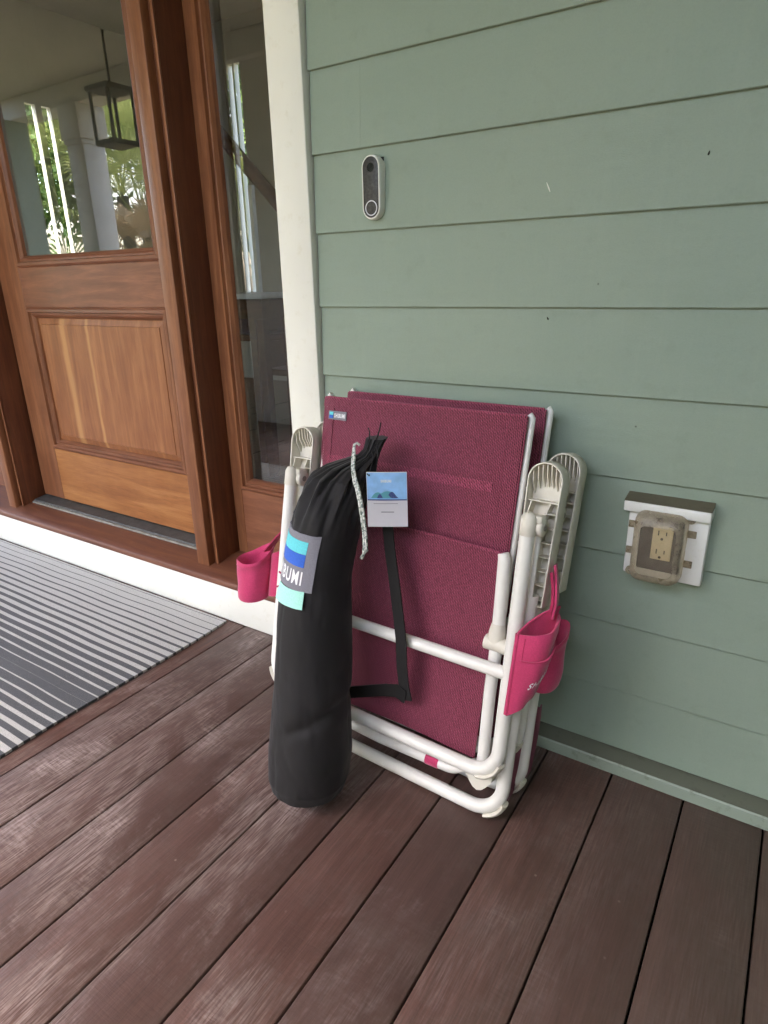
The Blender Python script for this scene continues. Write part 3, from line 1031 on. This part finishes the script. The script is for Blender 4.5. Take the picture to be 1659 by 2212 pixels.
# ================================================================== OUTLET BOX
ob = tag(empty('outlet_box', (-.16, -.006, .52)), 'white outdoor outlet box with yellowed clear cover on the siding', 'outlet')
box('mounting_block', -.0655, .0705, -.022, .006, -.066, .060, 'box_white', ob, .003, 2)
box('cap_lip', -.0745, .0725, -.034, .006, .0604, .0805, 'box_white', ob, .003, 2)
prism('cap_top', [(-.0335, .0808), (-.0335, .0820), (.004, .0885), (.004, .0808)], 'x', -.0742, .0722, 'box_dirt', ob)
box('gasket', -.0420, .0310, -.0245, -.0222, -.050, .0535, 'gasket', ob, .002, 1)
rc = box('receptacle', -.0195, .0150, -.0285, -.0246, -.026, .040, 'ivory', ob, .001, 2)
for zc in (.026, -.010):
    box('slot', -.0105, -.0085, -.0292, -.0284, zc - .004, zc + .005, 'slot', rc)
    box('slot', .0030, .0050, -.0292, -.0284, zc - .003, zc + .004, 'slot', rc)
    disc('ground_hole', -.0030, zc - .0105, .0001, .0025, -.0284, .0008, 'slot', rc, 12)
box('test_button', -.0085, .0035, -.0295, -.0284, .0058, .0100, 'ivory', rc, .0005, 1)
# bubble cover
rings = []
CX, CZ = -.006, .002
for y, sc, r in ((-.0225, 1.0, .016), (-.045, .985, .018), (-.056, .95, .02), (-.063, .86, .02), (-.066, .70, .016)):
    rings.append([(CX + x, y, CZ + z) for x, z in rrect(.088 * sc, .134 * sc, r * min(1, sc))])
cv = loft('clear_cover', rings, 'cover', ob, cap0=False, cap1=False)
mesh_obj('cover_window', rings[-1], [tuple(range(len(rings[-1])))], 'cover_clear', cv)
for x in (-.030, .012):
    tube('hinge', [(CX + x, -.028, CZ + .066), (CX + x + .018, -.028, CZ + .066)], .0048, 'cover', ob, 10)
disc('lock_tab', CX + .046, CZ + .058, .0025, .008, -.0225, .004, 'cover', ob)
disc('lock_tab', CX - .046, CZ - .061, .0025, .008, -.0225, .004, 'cover', ob)
for x, z in ((-.050, .032), (-.050, -.02), (.050, .030), (.050, -.028)):
    box('clip', CX + x - .008, CX + x + .008, -.0245, -.0221, CZ + z - .007, CZ + z + .007, 'cover', ob, .001, 1)

# ================================================================== BEACH CHAIRS
LEAN, ROT = R(12.0), R(-2.644)
_u = Vector((math.cos(ROT), math.sin(ROT), 0))
BASE = Vector((-.4111, -.29846, 0)) - .229 * _u
CR = Matrix.Rotation(ROT, 3, 'Z') @ Matrix.Rotation(-LEAN, 3, 'X')
def cw(s, v, w_):
    """chair frame (across, up the slope, out from the chair) -> world"""
    return BASE + CR @ Vector((s, -w_, v))

def build_chair():
    c = empty('beach_chair', BASE, (-LEAN, 0, ROT))
    TR = .0135
    def P(s, v, w_):
        return (s, -w_, v)
    # front leg frame
    pts = fillet([P(-.282, .600, .027), P(-.284, .108, .027), P(.288, .108, .027), P(.280, .600, .027)], .055, 8)
    tube('front_leg_frame', pts, TR, 'tube', c, 16)
    tube('crossbar', [P(-.283, .308, .027), P(.284, .313, .027)], .0125, 'tube', c, 14)
    # rear leg frame standing on the deck
    pts = fillet([P(-.292, .46, -.006), P(-.293, .20, -.003), P(-.294, .0142, -.003), P(.294, .0142, -.003), P(.293, .20, -.003), P(.292, .46, -.006)], [.0, .06, .06, .0], 9)
    tube('rear_leg_frame', pts, TR, 'tube', c, 16)
    for sg in (-1, 1):
        for (zz, ww, rr) in ((.0142, -.003, .06), (.108, .027, .055)):
            p2 = fillet([P(sg * .20, zz - .0, ww), P(sg * (.2935 if zz < .05 else .286), zz, ww), P(sg * (.2935 if zz < .05 else .286), zz + .09, ww)], rr, 8)
            cpt = Vector(P(sg * .2, zz + .08, ww))
            off = []
            for q in p2[1:-2]:
                d = (q - cpt)
                d.y = 0
                off.append(q + d.normalized() * .0105)
            off = [o_ for o_ in off if o_.z > .0055]
            tube('foot_pad', off, 1.0, 'plastic', c, 10, flat=(.0125, .0052), up=(0, 1, 0))
    # seat frame and sling
    for sg in (-1, 1):
        tube('seat_rail', [P(sg * .232, .526, .004), P(sg * .236, .515, .004), P(sg * .2395, .44, .003), P(sg * .242, .36, .001), P(sg * .2415, .25, .0), P(sg * .245, .10, -.004)],
             [.0105, .0125, .0125, .0125, .0118, .0118], 'tube', c, 14)
        tube('hinge_sleeve', [P(sg * .222, .3535, .006), P(sg * .268, .3535, .006)], .0145, 'plastic', c, 14)
        tube('hinge_collar', [P(sg * .2415, .358, .003), P(sg * .2415, .375, .003), P(sg * .241, .392, .003)], [.0175, .0165, .0128], 'plastic', c, 14)
        tube('hinge_washer', [P(sg * .268, .3535, .006), P(sg * .2735, .3535, .006)], .0150, 'pink', c, 14)
        sheet('seat_bracket', lambda a, b: Vector(P(sg * (.205 + .075 * a), .095 - .045 * math.sin(math.pi * a) * b - .0 * b, -.004)), 8, 4, .012, 'plastic', c)
    mid = [P(-.236, .098, -.012), P(-.18, .062, -.012), P(0, .056, -.012), P(.18, .062, -.012), P(.236, .098, -.012)]
    tube('seat_front_bar', fillet(mid, .05, 5), .0115, 'tube', c, 12)
    tube('pink_sleeve', [P(.120, .0600, -.012), P(.150, .0610, -.012)], .0126, 'pink', c, 14)
    def seatf(a, b):
        s = -.229 + .458 * a
        v = .112 + .412 * b
        sag = -.010 * math.sin(math.pi * a) * (.4 + .6 * math.sin(math.pi * b)) + .004 * math.sin(a * 7 + b * 5) * math.sin(math.pi * a)
        return P(s, v + .004 * math.sin(math.pi * a) * b, .002 + sag)
    sf = sheet('seat_fabric', seatf, 24, 24, .0022, 'fabric', c)
    sheet('hem', lambda a, b: Vector(seatf(a, 1.0 - .045 * b)) + Vector((0, -.0022, 0)), 24, 2, .0018, 'fabric', sf)
    # back frame and sling
    for sg in (-1, 1):
        tube('back_rail', [P(sg * .2345, .20, -.027), P(sg * .2372, .6, -.027), P(sg * .2375, .774, -.029), P(sg * .232, .779, -.029)], .0062, 'tube', c, 12)
    tube('back_bar', [P(-.242, .640, -.0375), P(.242, .636, -.0375)], .0125, 'tube', c, 10)
    def backf(a, b):
        s = -.2455 + .4805 * a
        v = .15 + .622 * b + .004 * a * b
        bow = -.0045 * math.sin(math.pi * a) * (.5 + .5 * b)
        wrap = -.010 * max(0, .06 - a) / .06
        return P(s, v, -.0165 + bow + wrap + .0016 * math.sin(a * 5 + b * 8) + .0022 * mnoise.noise(Vector((a * 5, b * 5, 3))))
    bf = sheet('back_fabric', backf, 28, 30, .0024, 'fabric', c)
    sheet('hem', lambda a, b: Vector(backf(a, 1.0 - .032 * b)) + Vector((0, -.0024, 0)), 28, 2, .0018, 'fabric', bf)
    for a0, a1 in ((.925, .99), (.012, .075)):
        sheet('hem', lambda a, b: Vector(backf(a0 + (a1 - a0) * a, .965 * b)) + Vector((0, -.0022, 0)), 2, 30, .0016, 'fabric', bf)
    tube('hem_roll', [Vector(backf(.01 + .98 * i / 24, 1.0)) + Vector((0, -.001, 0)) for i in range(25)], .0030, 'fabric_pale', bf, 8)  # paler colour paints a lit look along the top edge
    tube('hem_roll', [Vector(seatf(i / 24, 1.0)) + Vector((0, -.001, 0)) for i in range(25)], .0028, 'fabric_pale', sf, 8)  # seat edge coloured paler too, as if catching light
    sheet('pale_band', lambda a, b: Vector(backf(.03 + .86 * a, .770 + .030 * b + .004 * math.sin(a * 5))) + Vector((0, -.0021, 0)), 26, 2, .0010, 'fabric_pale', bf)  # paler strip across the back
    # woven brand patch at the top corner of the back
    def patch(a, b, up=.004):
        return Vector(backf(.045 + .105 * a, .925 + .030 * b)) + Vector((0, -up, 0))
    pt = sheet('brand_patch', lambda a, b: patch(a, b, .0036), 4, 3, .0014, 'grey_patch', c)
    sheet('blue_mark', lambda a, b: patch(.08 + .22 * a, .15 + .35 * b, .0050), 2, 2, .0008, 'blue', pt)
    sheet('teal_mark', lambda a, b: patch(.08 + .22 * a, .52 + .35 * b, .0050), 2, 2, .0008, 'teal', pt)
    lettering('lettering', 'SHIBUMI', lambda a, b: patch(.36 + .58 * a, .24 + .5 * b, .0050), 'print', pt, .04)
    # storage pouch behind the back
    def pch(sgn):
        return lambda a, b: P(-.2 + .4 * a, .34 + .42 * b, -.036 - (.026 * (math.sin(math.pi * a) * math.sin(math.pi * b)) ** .4 if sgn else 0))
    rings = []
    for y, k in ((.051, .92), (.054, 1.0), (.060, .98), (.0625, .90)):
        rings.append([(x, y, .56 + z) for x, z in rrect(.38 * k, .36 * k, .05)])
    loft('storage_pouch', rings, 'fabric', c)
    # armrests: ribbed plastic trays
    for sg in (-1, 1):
        ar = empty('armrest_', (0, 0, 0))
        bpy.data.objects.remove(ar)
        SX, W_, V0, V1 = sg * .2865, .066, .440, .7015
        out = []
        nn = 14
        for k in range(nn + 1):
            a = math.pi * k / nn
            out.append((SX + W_ / 2 * math.cos(a), V1 - W_ / 2 + W_ / 2 * math.sin(a)))
        out += [(SX - W_ / 2 + .004, V0), (SX + W_ / 2 - .004, V0)]
        def inset(d):
            cx, cz = SX, V1 - W_ / 2
            r_ = []
            for k in range(nn + 1):
                a = math.pi * k / nn
                r_.append((cx + (W_ / 2 - d) * math.cos(a), cz + (W_ / 2 - d) * math.sin(a)))
            return r_ + [(SX - W_ / 2 + .004 + d, V0 + d), (SX + W_ / 2 - .004 - d, V0 + d)]
        FY, BY = .004, .040
        rr = lambda d, y: [(x, y, z) for x, z in inset(d)]
        body = loft('armrest', [rr(.004, BY + .004), rr(0, BY), rr(0, FY + .002), rr(.0008, FY), rr(.0030, FY), rr(.0036, FY + .002), rr(.0042, BY - .008), rr(.006, BY - .008)], 'plastic', c, cap0=True, cap1=True)
        # short lengthwise ribs under the rounded end
        for k in range(7):
            x = SX + (k - 3) * .0082
            zt = V1 - W_ / 2 + math.sqrt(max(0, (W_ / 2 - .004) ** 2 - (x - SX) ** 2))
            prof = [(FY + .004, zt), (FY + .010, zt - .022), (BY - .012, zt - .040), (BY - .008, zt - .043), (BY - .008, zt)]
            prism('rib', prof, 'x', x - .0009, x + .0009, 'plastic', body)
        box('rib', SX - W_ / 2 + .005, SX + W_ / 2 - .005, FY + .006, BY - .008, V1 - .0725, V1 - .0705, 'plastic', body)
        for k in range(8):
            z = V0 + .012 + k * .0262
            if z < .632:
                box('rib', SX + .006, SX + W_ / 2 - .005, FY + .003, BY - .008, z, z + .0016, 'plastic', body)
        box('rib', SX + .0035, SX + .0058, FY + .001, BY - .008, V0 + .006, V1 - .105, 'plastic', body)
        mesh_obj('rib', [(SX - .022, FY + .004, V1 - .073), (SX - .0195, FY + .004, V1 - .073), (SX - .028, FY + .004, V1 - .118), (SX - .0305, FY + .004, V1 - .118),
                         (SX - .022, BY - .008, V1 - .073), (SX - .0195, BY - .008, V1 - .073), (SX - .028, BY - .008, V1 - .118), (SX - .0305, BY - .008, V1 - .118)],
                 [(0, 1, 2, 3), (7, 6, 5, 4), (0, 4, 5, 1), (1, 5, 6, 2), (2, 6, 7, 3), (3, 7, 4, 0)], 'plastic', body)
        mesh_obj('rib', [(SX + .014, FY + .004, V1 - .073), (SX + .0165, FY + .004, V1 - .073), (SX + .0058, FY + .004, V1 - .106), (SX + .0032, FY + .004, V1 - .106),
                         (SX + .014, BY - .008, V1 - .073), (SX + .0165, BY - .008, V1 - .073), (SX + .0058, BY - .008, V1 - .106), (SX + .0032, BY - .008, V1 - .106)],
                 [(0, 1, 2, 3), (7, 6, 5, 4), (0, 4, 5, 1), (1, 5, 6, 2), (2, 6, 7, 3), (3, 7, 4, 0)], 'plastic', body)
        # joint between leg tube and arm
        j = tube('arm_joint', [P(sg * .281, .572, .027), P(sg * .281, .574, .027), P(sg * .2805, .603, .027), P(sg * .2805, .609, .026), P(sg * .2805, .611, .024)], [.0138, .0152, .0152, .012, .006], 'plastic', c, 16)
        dz = tube('pivot_lug', [(sg * .2805 + .014, -.014, .589), (sg * .2805 + .0155, -.014, .589), (sg * .2805 + .0235, -.014, .589), (sg * .2805 + .025, -.014, .589)], [.0150, .0165, .0165, .0150], 'plastic', j, 22)
        tube('pivot_pin', [(sg * .2805 + .0245, -.014, .589), (sg * .2805 + .027, -.014, .589)], .006, 'thresh_edge', j, 14)
        box('link', sg * .2805 - .006, sg * .2805 + .024, -.030, -.004, .596, .610, 'plastic', j, .003, 2)
        tube('arm_link', [P(sg * .2805 + .0135, .585, .004), P(sg * .2805 + .0125, .31, .004)], .0048, 'tube', c, 10)
        # loose sling edge at the foot of the folded chair
        def fold(a, b):
            return P(sg * (.2925 + .003 * math.sin(a * 6 + b * 3)), .030 + .006 * math.sin(a * 7) + (.18 - .03 * a) * b, -.015 - .052 * a)
        sheet('fabric_fold', fold, 10, 14, .003, 'hem', c)
        tube('side_brace', [P(sg * .289, .26, -.018), P(sg * .289, .20, -.030), P(sg * .2885, .06, -.034)], [.008, .007, .006], 'tube', c, 10)
    return c

def add_pouch(c, dv=0.0, ds=0.0, text=True):
    """flat pocket hung outside the right arm"""
    def L(s, v, w_):
        return Vector((s + ds, -w_, v + dv))
    BL, BR_, TLc, TRc = L(.301, .254, .060), L(.330, .304, .002), L(.3005, .404, .056), L(.345, .438, -.012)
    outn = Vector((.86, -.5, 0)).normalized()
    def bil(a, b):
        p = (BL * (1 - a) + BR_ * a) * (1 - b) + (TLc * (1 - a) + TRc * a) * b
        return p
    def front(a, b):
        bul = math.sin(math.pi * min(max(a, 0), 1)) ** .7 * (.014 + .034 * b * (1 - .45 * b ** 3))
        q = bil(a, b)
        return q + outn * (bul + .006 * mnoise.noise(q * 38) * math.sin(math.pi * a)) + Vector((0, 0, -.005 * math.sin(math.pi * a) * b))
    def back(a, b):
        lift = .020 * b * (a ** .8) * (1 - .35 * a)
        return bil(a, b) + outn * (-.006 * math.sin(math.pi * a) * b + .003 * mnoise.noise(Vector((a * 4, b * 4, 9)))) + Vector((0, 0, lift))
    po = sheet('side_pouch', front, 14, 14, .003, 'pink', c)
    sheet('pouch_back', back, 14, 14, .003, 'pink', po)
    # binding round the free edge and the mouth
    rim = [back(i / 14, 1.0) for i in range(15)]
    tube('binding', rim, .0024, 'pink', po, 8)
    tube('binding', [front(0, 1 - i / 14) for i in range(15)] , .0042, 'pink', po, 8)
    tube('binding', [front(i / 14, 0) for i in range(15)], .0032, 'pink', po, 8)
    # front pocket with its own lip
    def pocket(a, b):
        return front(.03 + .94 * a, .70 * b) + outn * (.0032 + .003 * b * math.sin(math.pi * a)) + Vector((0, 0, -.004 * math.sin(math.pi * a) * b))
    sheet('pocket', pocket, 12, 10, .0022, 'pink', po)
    tube('seam', [pocket(.03 + .94 * i / 14, .985) + outn * .0012 for i in range(15)], .0014, 'pinkdark', po, 6)
    tube('seam', [front(.075, .96 - .92 * i / 14) + outn * .0016 for i in range(15)], .0011, 'pinkdark', po, 6)
    if text:
        lettering('lettering', 'SHIBUMI', lambda a, b: pocket(.26 + .78 * a * .85, .42 + .15 * b + .10 * a) + outn * .0022, 'print', po, .02)
    # webbing that ties it to the arm
    if text:
        ribbon('strap', [(L(.338, .428, -.004), (.25, -1, .25)), (L(.339, .450, -.008), (.25, -1, .2)), (L(.337, .468, -.012), (.2, -1, .1)), (L(.331, .494, -.016), (.2, -1, 0)), (L(.3235, .522, -.018), (.2, -1, 0))], [.056, .044, .030, .022, .017], .004, 'pink', po)
        ribbon('strap', [(L(.335, .440, .004), (.2, -1, .3)), (L(.3345, .458, -.002), (.2, -1, .1)), (L(.3295, .484, -.006), (.2, -1, 0)), (L(.3230, .510, -.006), (.2, -1, 0))], [.020, .016, .012, .010], .005, 'pinkdark', po)
    sheet('care_tag', lambda a, b: BR_ + outn * .004 + Vector((-.012 + .006 * a, -.012 * (1 - a), -.014 + .014 * b)), 2, 2, .001, 'print', po)
    return po

def add_cup(c, cx=-.398, cy=-.004, r0=.042, dz=-.016, hs=1.0):
    """soft cup pocket hung outside the left arm"""
    rings = []
    n = 28
    for z, k, e in ((.296, .80, 0), (.292, .86, 0), (.298, .93, 0), (.314, .96, 0), (.33, .97, 0), (.35, .985, 0), (.361, .99, 0), (.375, 1.01, 0), (.386, 1.03, 1), (.388, 1.06, 1), (.398, 1.07, 1), (.400, 1.05, 1), (.398, 1.0, 1), (.385, .95, 1), (.34, .90, 0)):
        ring = []
        for q in range(n):
            a = 2 * math.pi * q / n
            wob = 1 + .03 * math.sin(3 * a + z * 40) + .02 * math.sin(5 * a) + .09 * mnoise.noise(Vector((math.cos(a) * 1.6 + cx * 9, math.sin(a) * 1.6, z * 26)))
            zz = .296 + (z - .296) * hs + dz
            ring.append((cx + r0 * k * wob * math.cos(a), cy + r0 * k * wob * .92 * math.sin(a), zz + r0 * k * .92 * math.sin(a) * (.2126 + .29 * min(1, max(0, (z - .33) / .06))) + (.012 * math.cos(a) + .005 * math.sin(2 * a)) * min(1, max(0, (z - .33) / .06))))
        rings.append(ring)
    cup = loft('cup_pocket', rings, 'pink', c)
    if cx > 0:
        return cup
    sheet('cup_flap', lambda a, b: Vector((-.362 + .068 * a, .012 - .016 * math.sin(a * 4), .286 + .016 * a + (.100 + .020 * a) * b)), 10, 8, .003, 'pink', cup)
    tube('tie_loop', [(-.290, -.040, .335), (-.278, -.046, .340), (-.266, -.044, .352), (-.268, -.042, .366), (-.284, -.041, .372)], .0022, 'pinkdark', cup, 8)
    ribbon('strap', [((-.372, .008, .395), (0, 1, 0)), ((-.345, .012, .435), (0, 1, 0)), ((-.312, .014, .47), (0, 1, 0))], [.03, .016, .012], .003, 'pinkdark', cup)
    return cup

chair = build_chair()
rear = copy_tree(chair)
for o in list(rear.children):                 # the rear chair shows no brand patch
    if o.name.startswith('brand_patch'):
        for q in list(o.children):
            bpy.data.objects.remove(q)
        bpy.data.objects.remove(o)
rear.location = BASE + Vector((.008, .0755, 0))
add_pouch(chair)
add_cup(chair)
add_cup(rear, .312, -.016, .036, -.030, .95)
tag(chair, 'front folded beach chair with berry mesh sling and brand patch, touching the black bag', 'beach chair', 'folded beach chairs leaning on the wall')
tag(rear, 'rear folded beach chair sandwiched between the other chair and the siding', 'beach chair', 'folded beach chairs leaning on the wall')

# ================================================================== BLACK BAG
bag = tag(empty('shade_bag', cw(-.056, 0.0, .154)), 'long black drawstring bag leaning upright on the front chair', 'bag')
BO = Vector(bag.location)
BO.z = 0
bag.location = BO
def bl(p):
    return Vector(p) - BO
# axis: (across, up, out) in the chair frame and radius
AX = [(-.056, .0035, .154, .040), (-.056, .0035, .154, .068), (-.056, .008, .154, .077), (-.0565, .028, .154, .0825), (-.061, .08, .151, .083), (-.072, .16, .144, .081), (-.086, .25, .135, .0785), (-.097, .34, .128, .0755), (-.106, .42, .121, .0725), (-.103, .49, .117, .071), (-.098, .55, .111, .0695), (-.093, .595, .102, .066), (-.088, .626, .092, .059), (-.079, .646, .080, .046), (-.064, .660, .068, .030), (-.053, .670, .060, .0200), (-.048, .682, .055, .0165), (-.046, .695, .051, .018), (-.044, .705, .048, .020)]
def interp(t):
    x = t * (len(AX) - 1)
    i = min(int(x), len(AX) - 2)
    f = x - i
    f = f * f * (3 - 2 * f) * .35 + f * .65
    return [AX[i][k] * (1 - f) + AX[i + 1][k] * f for k in range(4)]
NB, MB = 120, 240
def bag_pt(t, a, lift=0.0):
    s, v, w_, r = interp(t)
    cpt = cw(s, v, w_)
    # section is horizontal low down, tilts with the chair higher up
    ex = Vector((math.cos(ROT), math.sin(ROT), 0))
    ey = Vector((-math.sin(ROT), math.cos(ROT), 0))
    top = max(0.0, (v - .47) / .22)
    pleat = 0.0
    if v > .515:
        k = min(1, (v - .515) / .12)
        pleat = k * (.10 * math.sin(9 * a + 3 * v * 12) + .07 * math.sin(15 * a + 1.3) + .05 * math.sin(23 * a - v * 30)) * (1 - .25 * max(0, top - .8))
    ca, sa = math.cos(a), math.sin(a)
    lump = mnoise.noise(Vector((ca * 1.1, sa * 1.1, v * 7.0))) * .055 + mnoise.noise(Vector((ca * 2.3 + 5, sa * 2.3, v * 15.0))) * .028
    wr = mnoise.ridged_multi_fractal(Vector((ca * 1.6 + 2, sa * 1.6, v * 9.0 + ca)), 1.0, 2.2, 3, 1.0, 2.0)
    lump -= .030 * max(0, wr - 1.0)
    wr2 = mnoise.ridged_multi_fractal(Vector((ca * 3.4 + 7, sa * 3.4, v * 26.0 + 2 * ca)), 1.0, 2.1, 3, 1.0, 2.0)
    lump -= .011 * max(0, wr2 - 1.0) * (.35 + .65 * min(1, abs(v - .33) / .2))
    base_b = .07 * math.exp(-((v - .075) / .05) ** 2) * max(0, math.cos(a + .35))
    crease = -.085 * math.exp(-((v - .158 - .035 * math.sin(a + 1.2)) / .013) ** 2) * max(0, math.cos(a + .45)) \
             - .045 * math.exp(-((v - .225 + .05 * math.cos(a)) / .012) ** 2) * max(0, math.cos(a + .2)) \
             - .05 * math.exp(-((v - .555 + .04 * math.sin(a)) / .014) ** 2) * max(0, math.cos(a + .9))
    if .40 < v < .55 and math.sin(a) < .3 and ca < .5:
        lump *= .35
    rr = r * (1 + pleat + lump + crease + base_b) + lift
    p = cpt + ex * rr * math.cos(a) + ey * rr * .96 * math.sin(a)
    if t < .02:
        p.z = max(p.z, .001)
    p.z = max(p.z, .0015)
    return p
rings = [[bl(bag_pt(i / MB, 2 * math.pi * k / NB)) for k in range(NB)] for i in range(MB + 1)]
loft('sack', rings, 'black', bag)
def t_of_v(v):
    lo, hi = 0.0, 1.0
    for _ in range(40):
        m_ = (lo + hi) / 2
        if interp(m_)[1] < v: lo = m_
        else: hi = m_
    return lo
def on_bag(ang, v, lift):
    return bl(bag_pt(t_of_v(v), ang, lift))
# woven brand patch wrapped on the front left of the bag
A0, A1 = R(210), R(302)
V0, V1 = .424, .532
def bpatch(a, b, lift=.0018):
    return on_bag(A0 + (A1 - A0) * a, V0 + (V1 - V0) * b - .006 * a, lift)
pt = sheet('brand_patch', lambda a, b: bpatch(a, b), 12, 12, .0016, 'grey_patch', bag)
sheet('teal_stripe', lambda a, b: bpatch(.06 + .74 * a, .66 + .22 * b, .0030), 10, 4, .0008, 'teal', pt)
sheet('blue_stripe', lambda a, b: bpatch(.06 + .74 * a, .43 + .225 * b, .0030), 10, 4, .0008, 'blue', pt)
lettering('lettering', 'SHIBUMI', lambda a, b: bpatch(-.02 + .82 * a, .11 + .25 * b, .0034), 'print', pt, .022)
sheet('mint_tag', lambda a, b: on_bag(A0 + (A1 - A0) * (.24 + .64 * a), V0 - .004 - .030 * b, .003 + .007 * b), 8, 4, .0012, 'mint', pt)
# drawstring: doubled speckled cord with a knot
def in_front(s, v, w_):
    return bl(cw(s, v, w_))
def sight(px, py, w_):
    '''point where the sight line of a photograph pixel meets the slope w_ in front of the chair'''
    d = _fw + _R * ((px - 829.5) / F_PX) + _U * (-(py - 1106.0) / F_PX)
    n_ = CR @ Vector((0, -1, 0))
    t = ((BASE + n_ * w_ - CAM).dot(n_)) / d.dot(n_)
    return bl(CAM + d * t)
CP = [(765.4, 960, .076), (764, 985, .088), (762.6, 1013, .108), (766.8, 1038, .132), (773.8, 1062, .142), (779.4, 1090, .146), (783.6, 1118, .146), (788, 1153, .148), (789.2, 1185, .148)]
for off in (-2.6, 2.6):
    tube('drawstring', [sight(x + off * (0 if i < 1 else .7 if i < 3 else 1), y, w_) for i, (x, y, w_) in enumerate(CP)], .0026, 'cord', bag, 8)
tube('cord_knot', [sight(790, 1181, .148), sight(789, 1188, .148), sight(786, 1195, .148)], [.0035, .0060, .0032], 'cord', bag, 10)
tube('cord_end', [sight(787, 1194, .148), sight(784, 1200, .148), sight(780.5, 1206, .148)], [.0026, .0032, .0036], 'cord', bag, 8)
tube('cord_loop', [sight(765.4, 961, .076), sight(771, 957, .074), sight(777, 962, .070)], .0026, 'cord', bag, 8)
for a, b in (((-.050, .70, .066), (-.058, .722, .062)), ((-.038, .70, .06), (-.034, .735, .056)), ((-.034, .69, .06), (-.020, .655, .075))):
    mid = tuple((x + y) / 2 + d for x, y, d in zip(a, b, (.004, .002, .003)))
    tube('loose_thread', [in_front(*a), in_front(*mid), in_front(*b)], [.0016, .0014, .0010], 'black', bag, 6)
# carrying strap lying on the chair
ac = CR @ Vector((1, 0, 0))
sp_pts = [(-.006, .585, .040), (-.002, .545, .046), (.012, .49, .047), (.030, .43, .047), (.050, .365, .050), (.062, .315, .0485), (.068, .26, .044), (.074, .215, .036), (.080, .188, .030)]
dirv = [CR @ Vector((math.cos(x), -.25, -math.sin(x))) for x in (-.15, -.16, -.2, -.24, -.2, -.12, -.1, -.2, -.35)]
ribbon('strap', [(in_front(*p), d) for p, d in zip(sp_pts, dirv)], .030, .0024, 'webbing', bag)
lp = [(.079, .196, .036), (.060, .205, .040), (.030, .196, .040), (-.01, .180, .042), (-.05, .165, .05)]
ribbon('strap', [(in_front(*p), CR @ Vector((.12, -.15, 1))) for p in lp], .030, .0024, 'webbing', bag)
# hang tag
CC = cw(.017, .594, .082)
hd = Vector((CC.x - CAM.x, CC.y - CAM.y, 0)).normalized()
TX = Vector((hd.y, -hd.x, 0)) * 1.0
TX = (TX + Vector((0, 0, -.02))).normalized()
TZ = (Vector((0, 0, 1)) + hd * .10 - TX * .01).normalized()
TN = TX.cross(TZ).normalized()
if TN.dot(hd) > 0:
    TN = -TN
CWD, CHT = .0765, .1065
def card(a, b, lift=0.0):
    return bl(CC + TX * (a - .5) * CWD + TZ * (b - .5) * CHT + TN * (lift + .0015 * math.sin(math.pi * a)))
hc = sheet('hang_tag', lambda a, b: card(a, b), 6, 6, .0012, 'card', bag)
sheet('sky_print', lambda a, b: card(.012 + .976 * a, .50 + .488 * b, .0010), 6, 4, .0004, 'card_sky', hc)
sheet('sea_line', lambda a, b: card(.012 + .976 * a, .488 + .020 * b, .0014), 6, 2, .0004, 'card_navy', hc)
sheet('grey_line', lambda a, b: card(.16 + .6 * a, .425 + .008 * b, .0010), 6, 2, .0004, 'card_grey', hc)
sheet('fine_print', lambda a, b: card(.34 + .32 * a, .268 + .014 * b, .0010), 6, 2, .0004, 'card_grey', hc)
lettering('lettering', 'SHIBUMI', lambda a, b: card(.35 + .26 * a, .815 + .05 * b, .0016), 'print', hc, .05)
def arch(x0, x1, h, mat, sk):
    sheet('canopy_print', lambda a, b: card(x0 + (x1 - x0) * a + sk * b, .532 + h * math.sin(math.pi * (.12 + .88 * a)) ** .7 * b, .0016), 10, 4, .0004, mat, hc)
arch(.10, .38, .105, 'card_sea', .05)
arch(.30, .74, .125, 'card_sea', .02)
arch(.60, .80, .115, 'card_navy', -.07)
arch(.25, .37, .075, 'card_navy', .02)
tube('tag_loop', [card(.02, .97, .001), card(.07, .935, .003), in_front(-.030, .668, .075), in_front(-.040, .680, .068)], .0013, 'black', bag, 6)
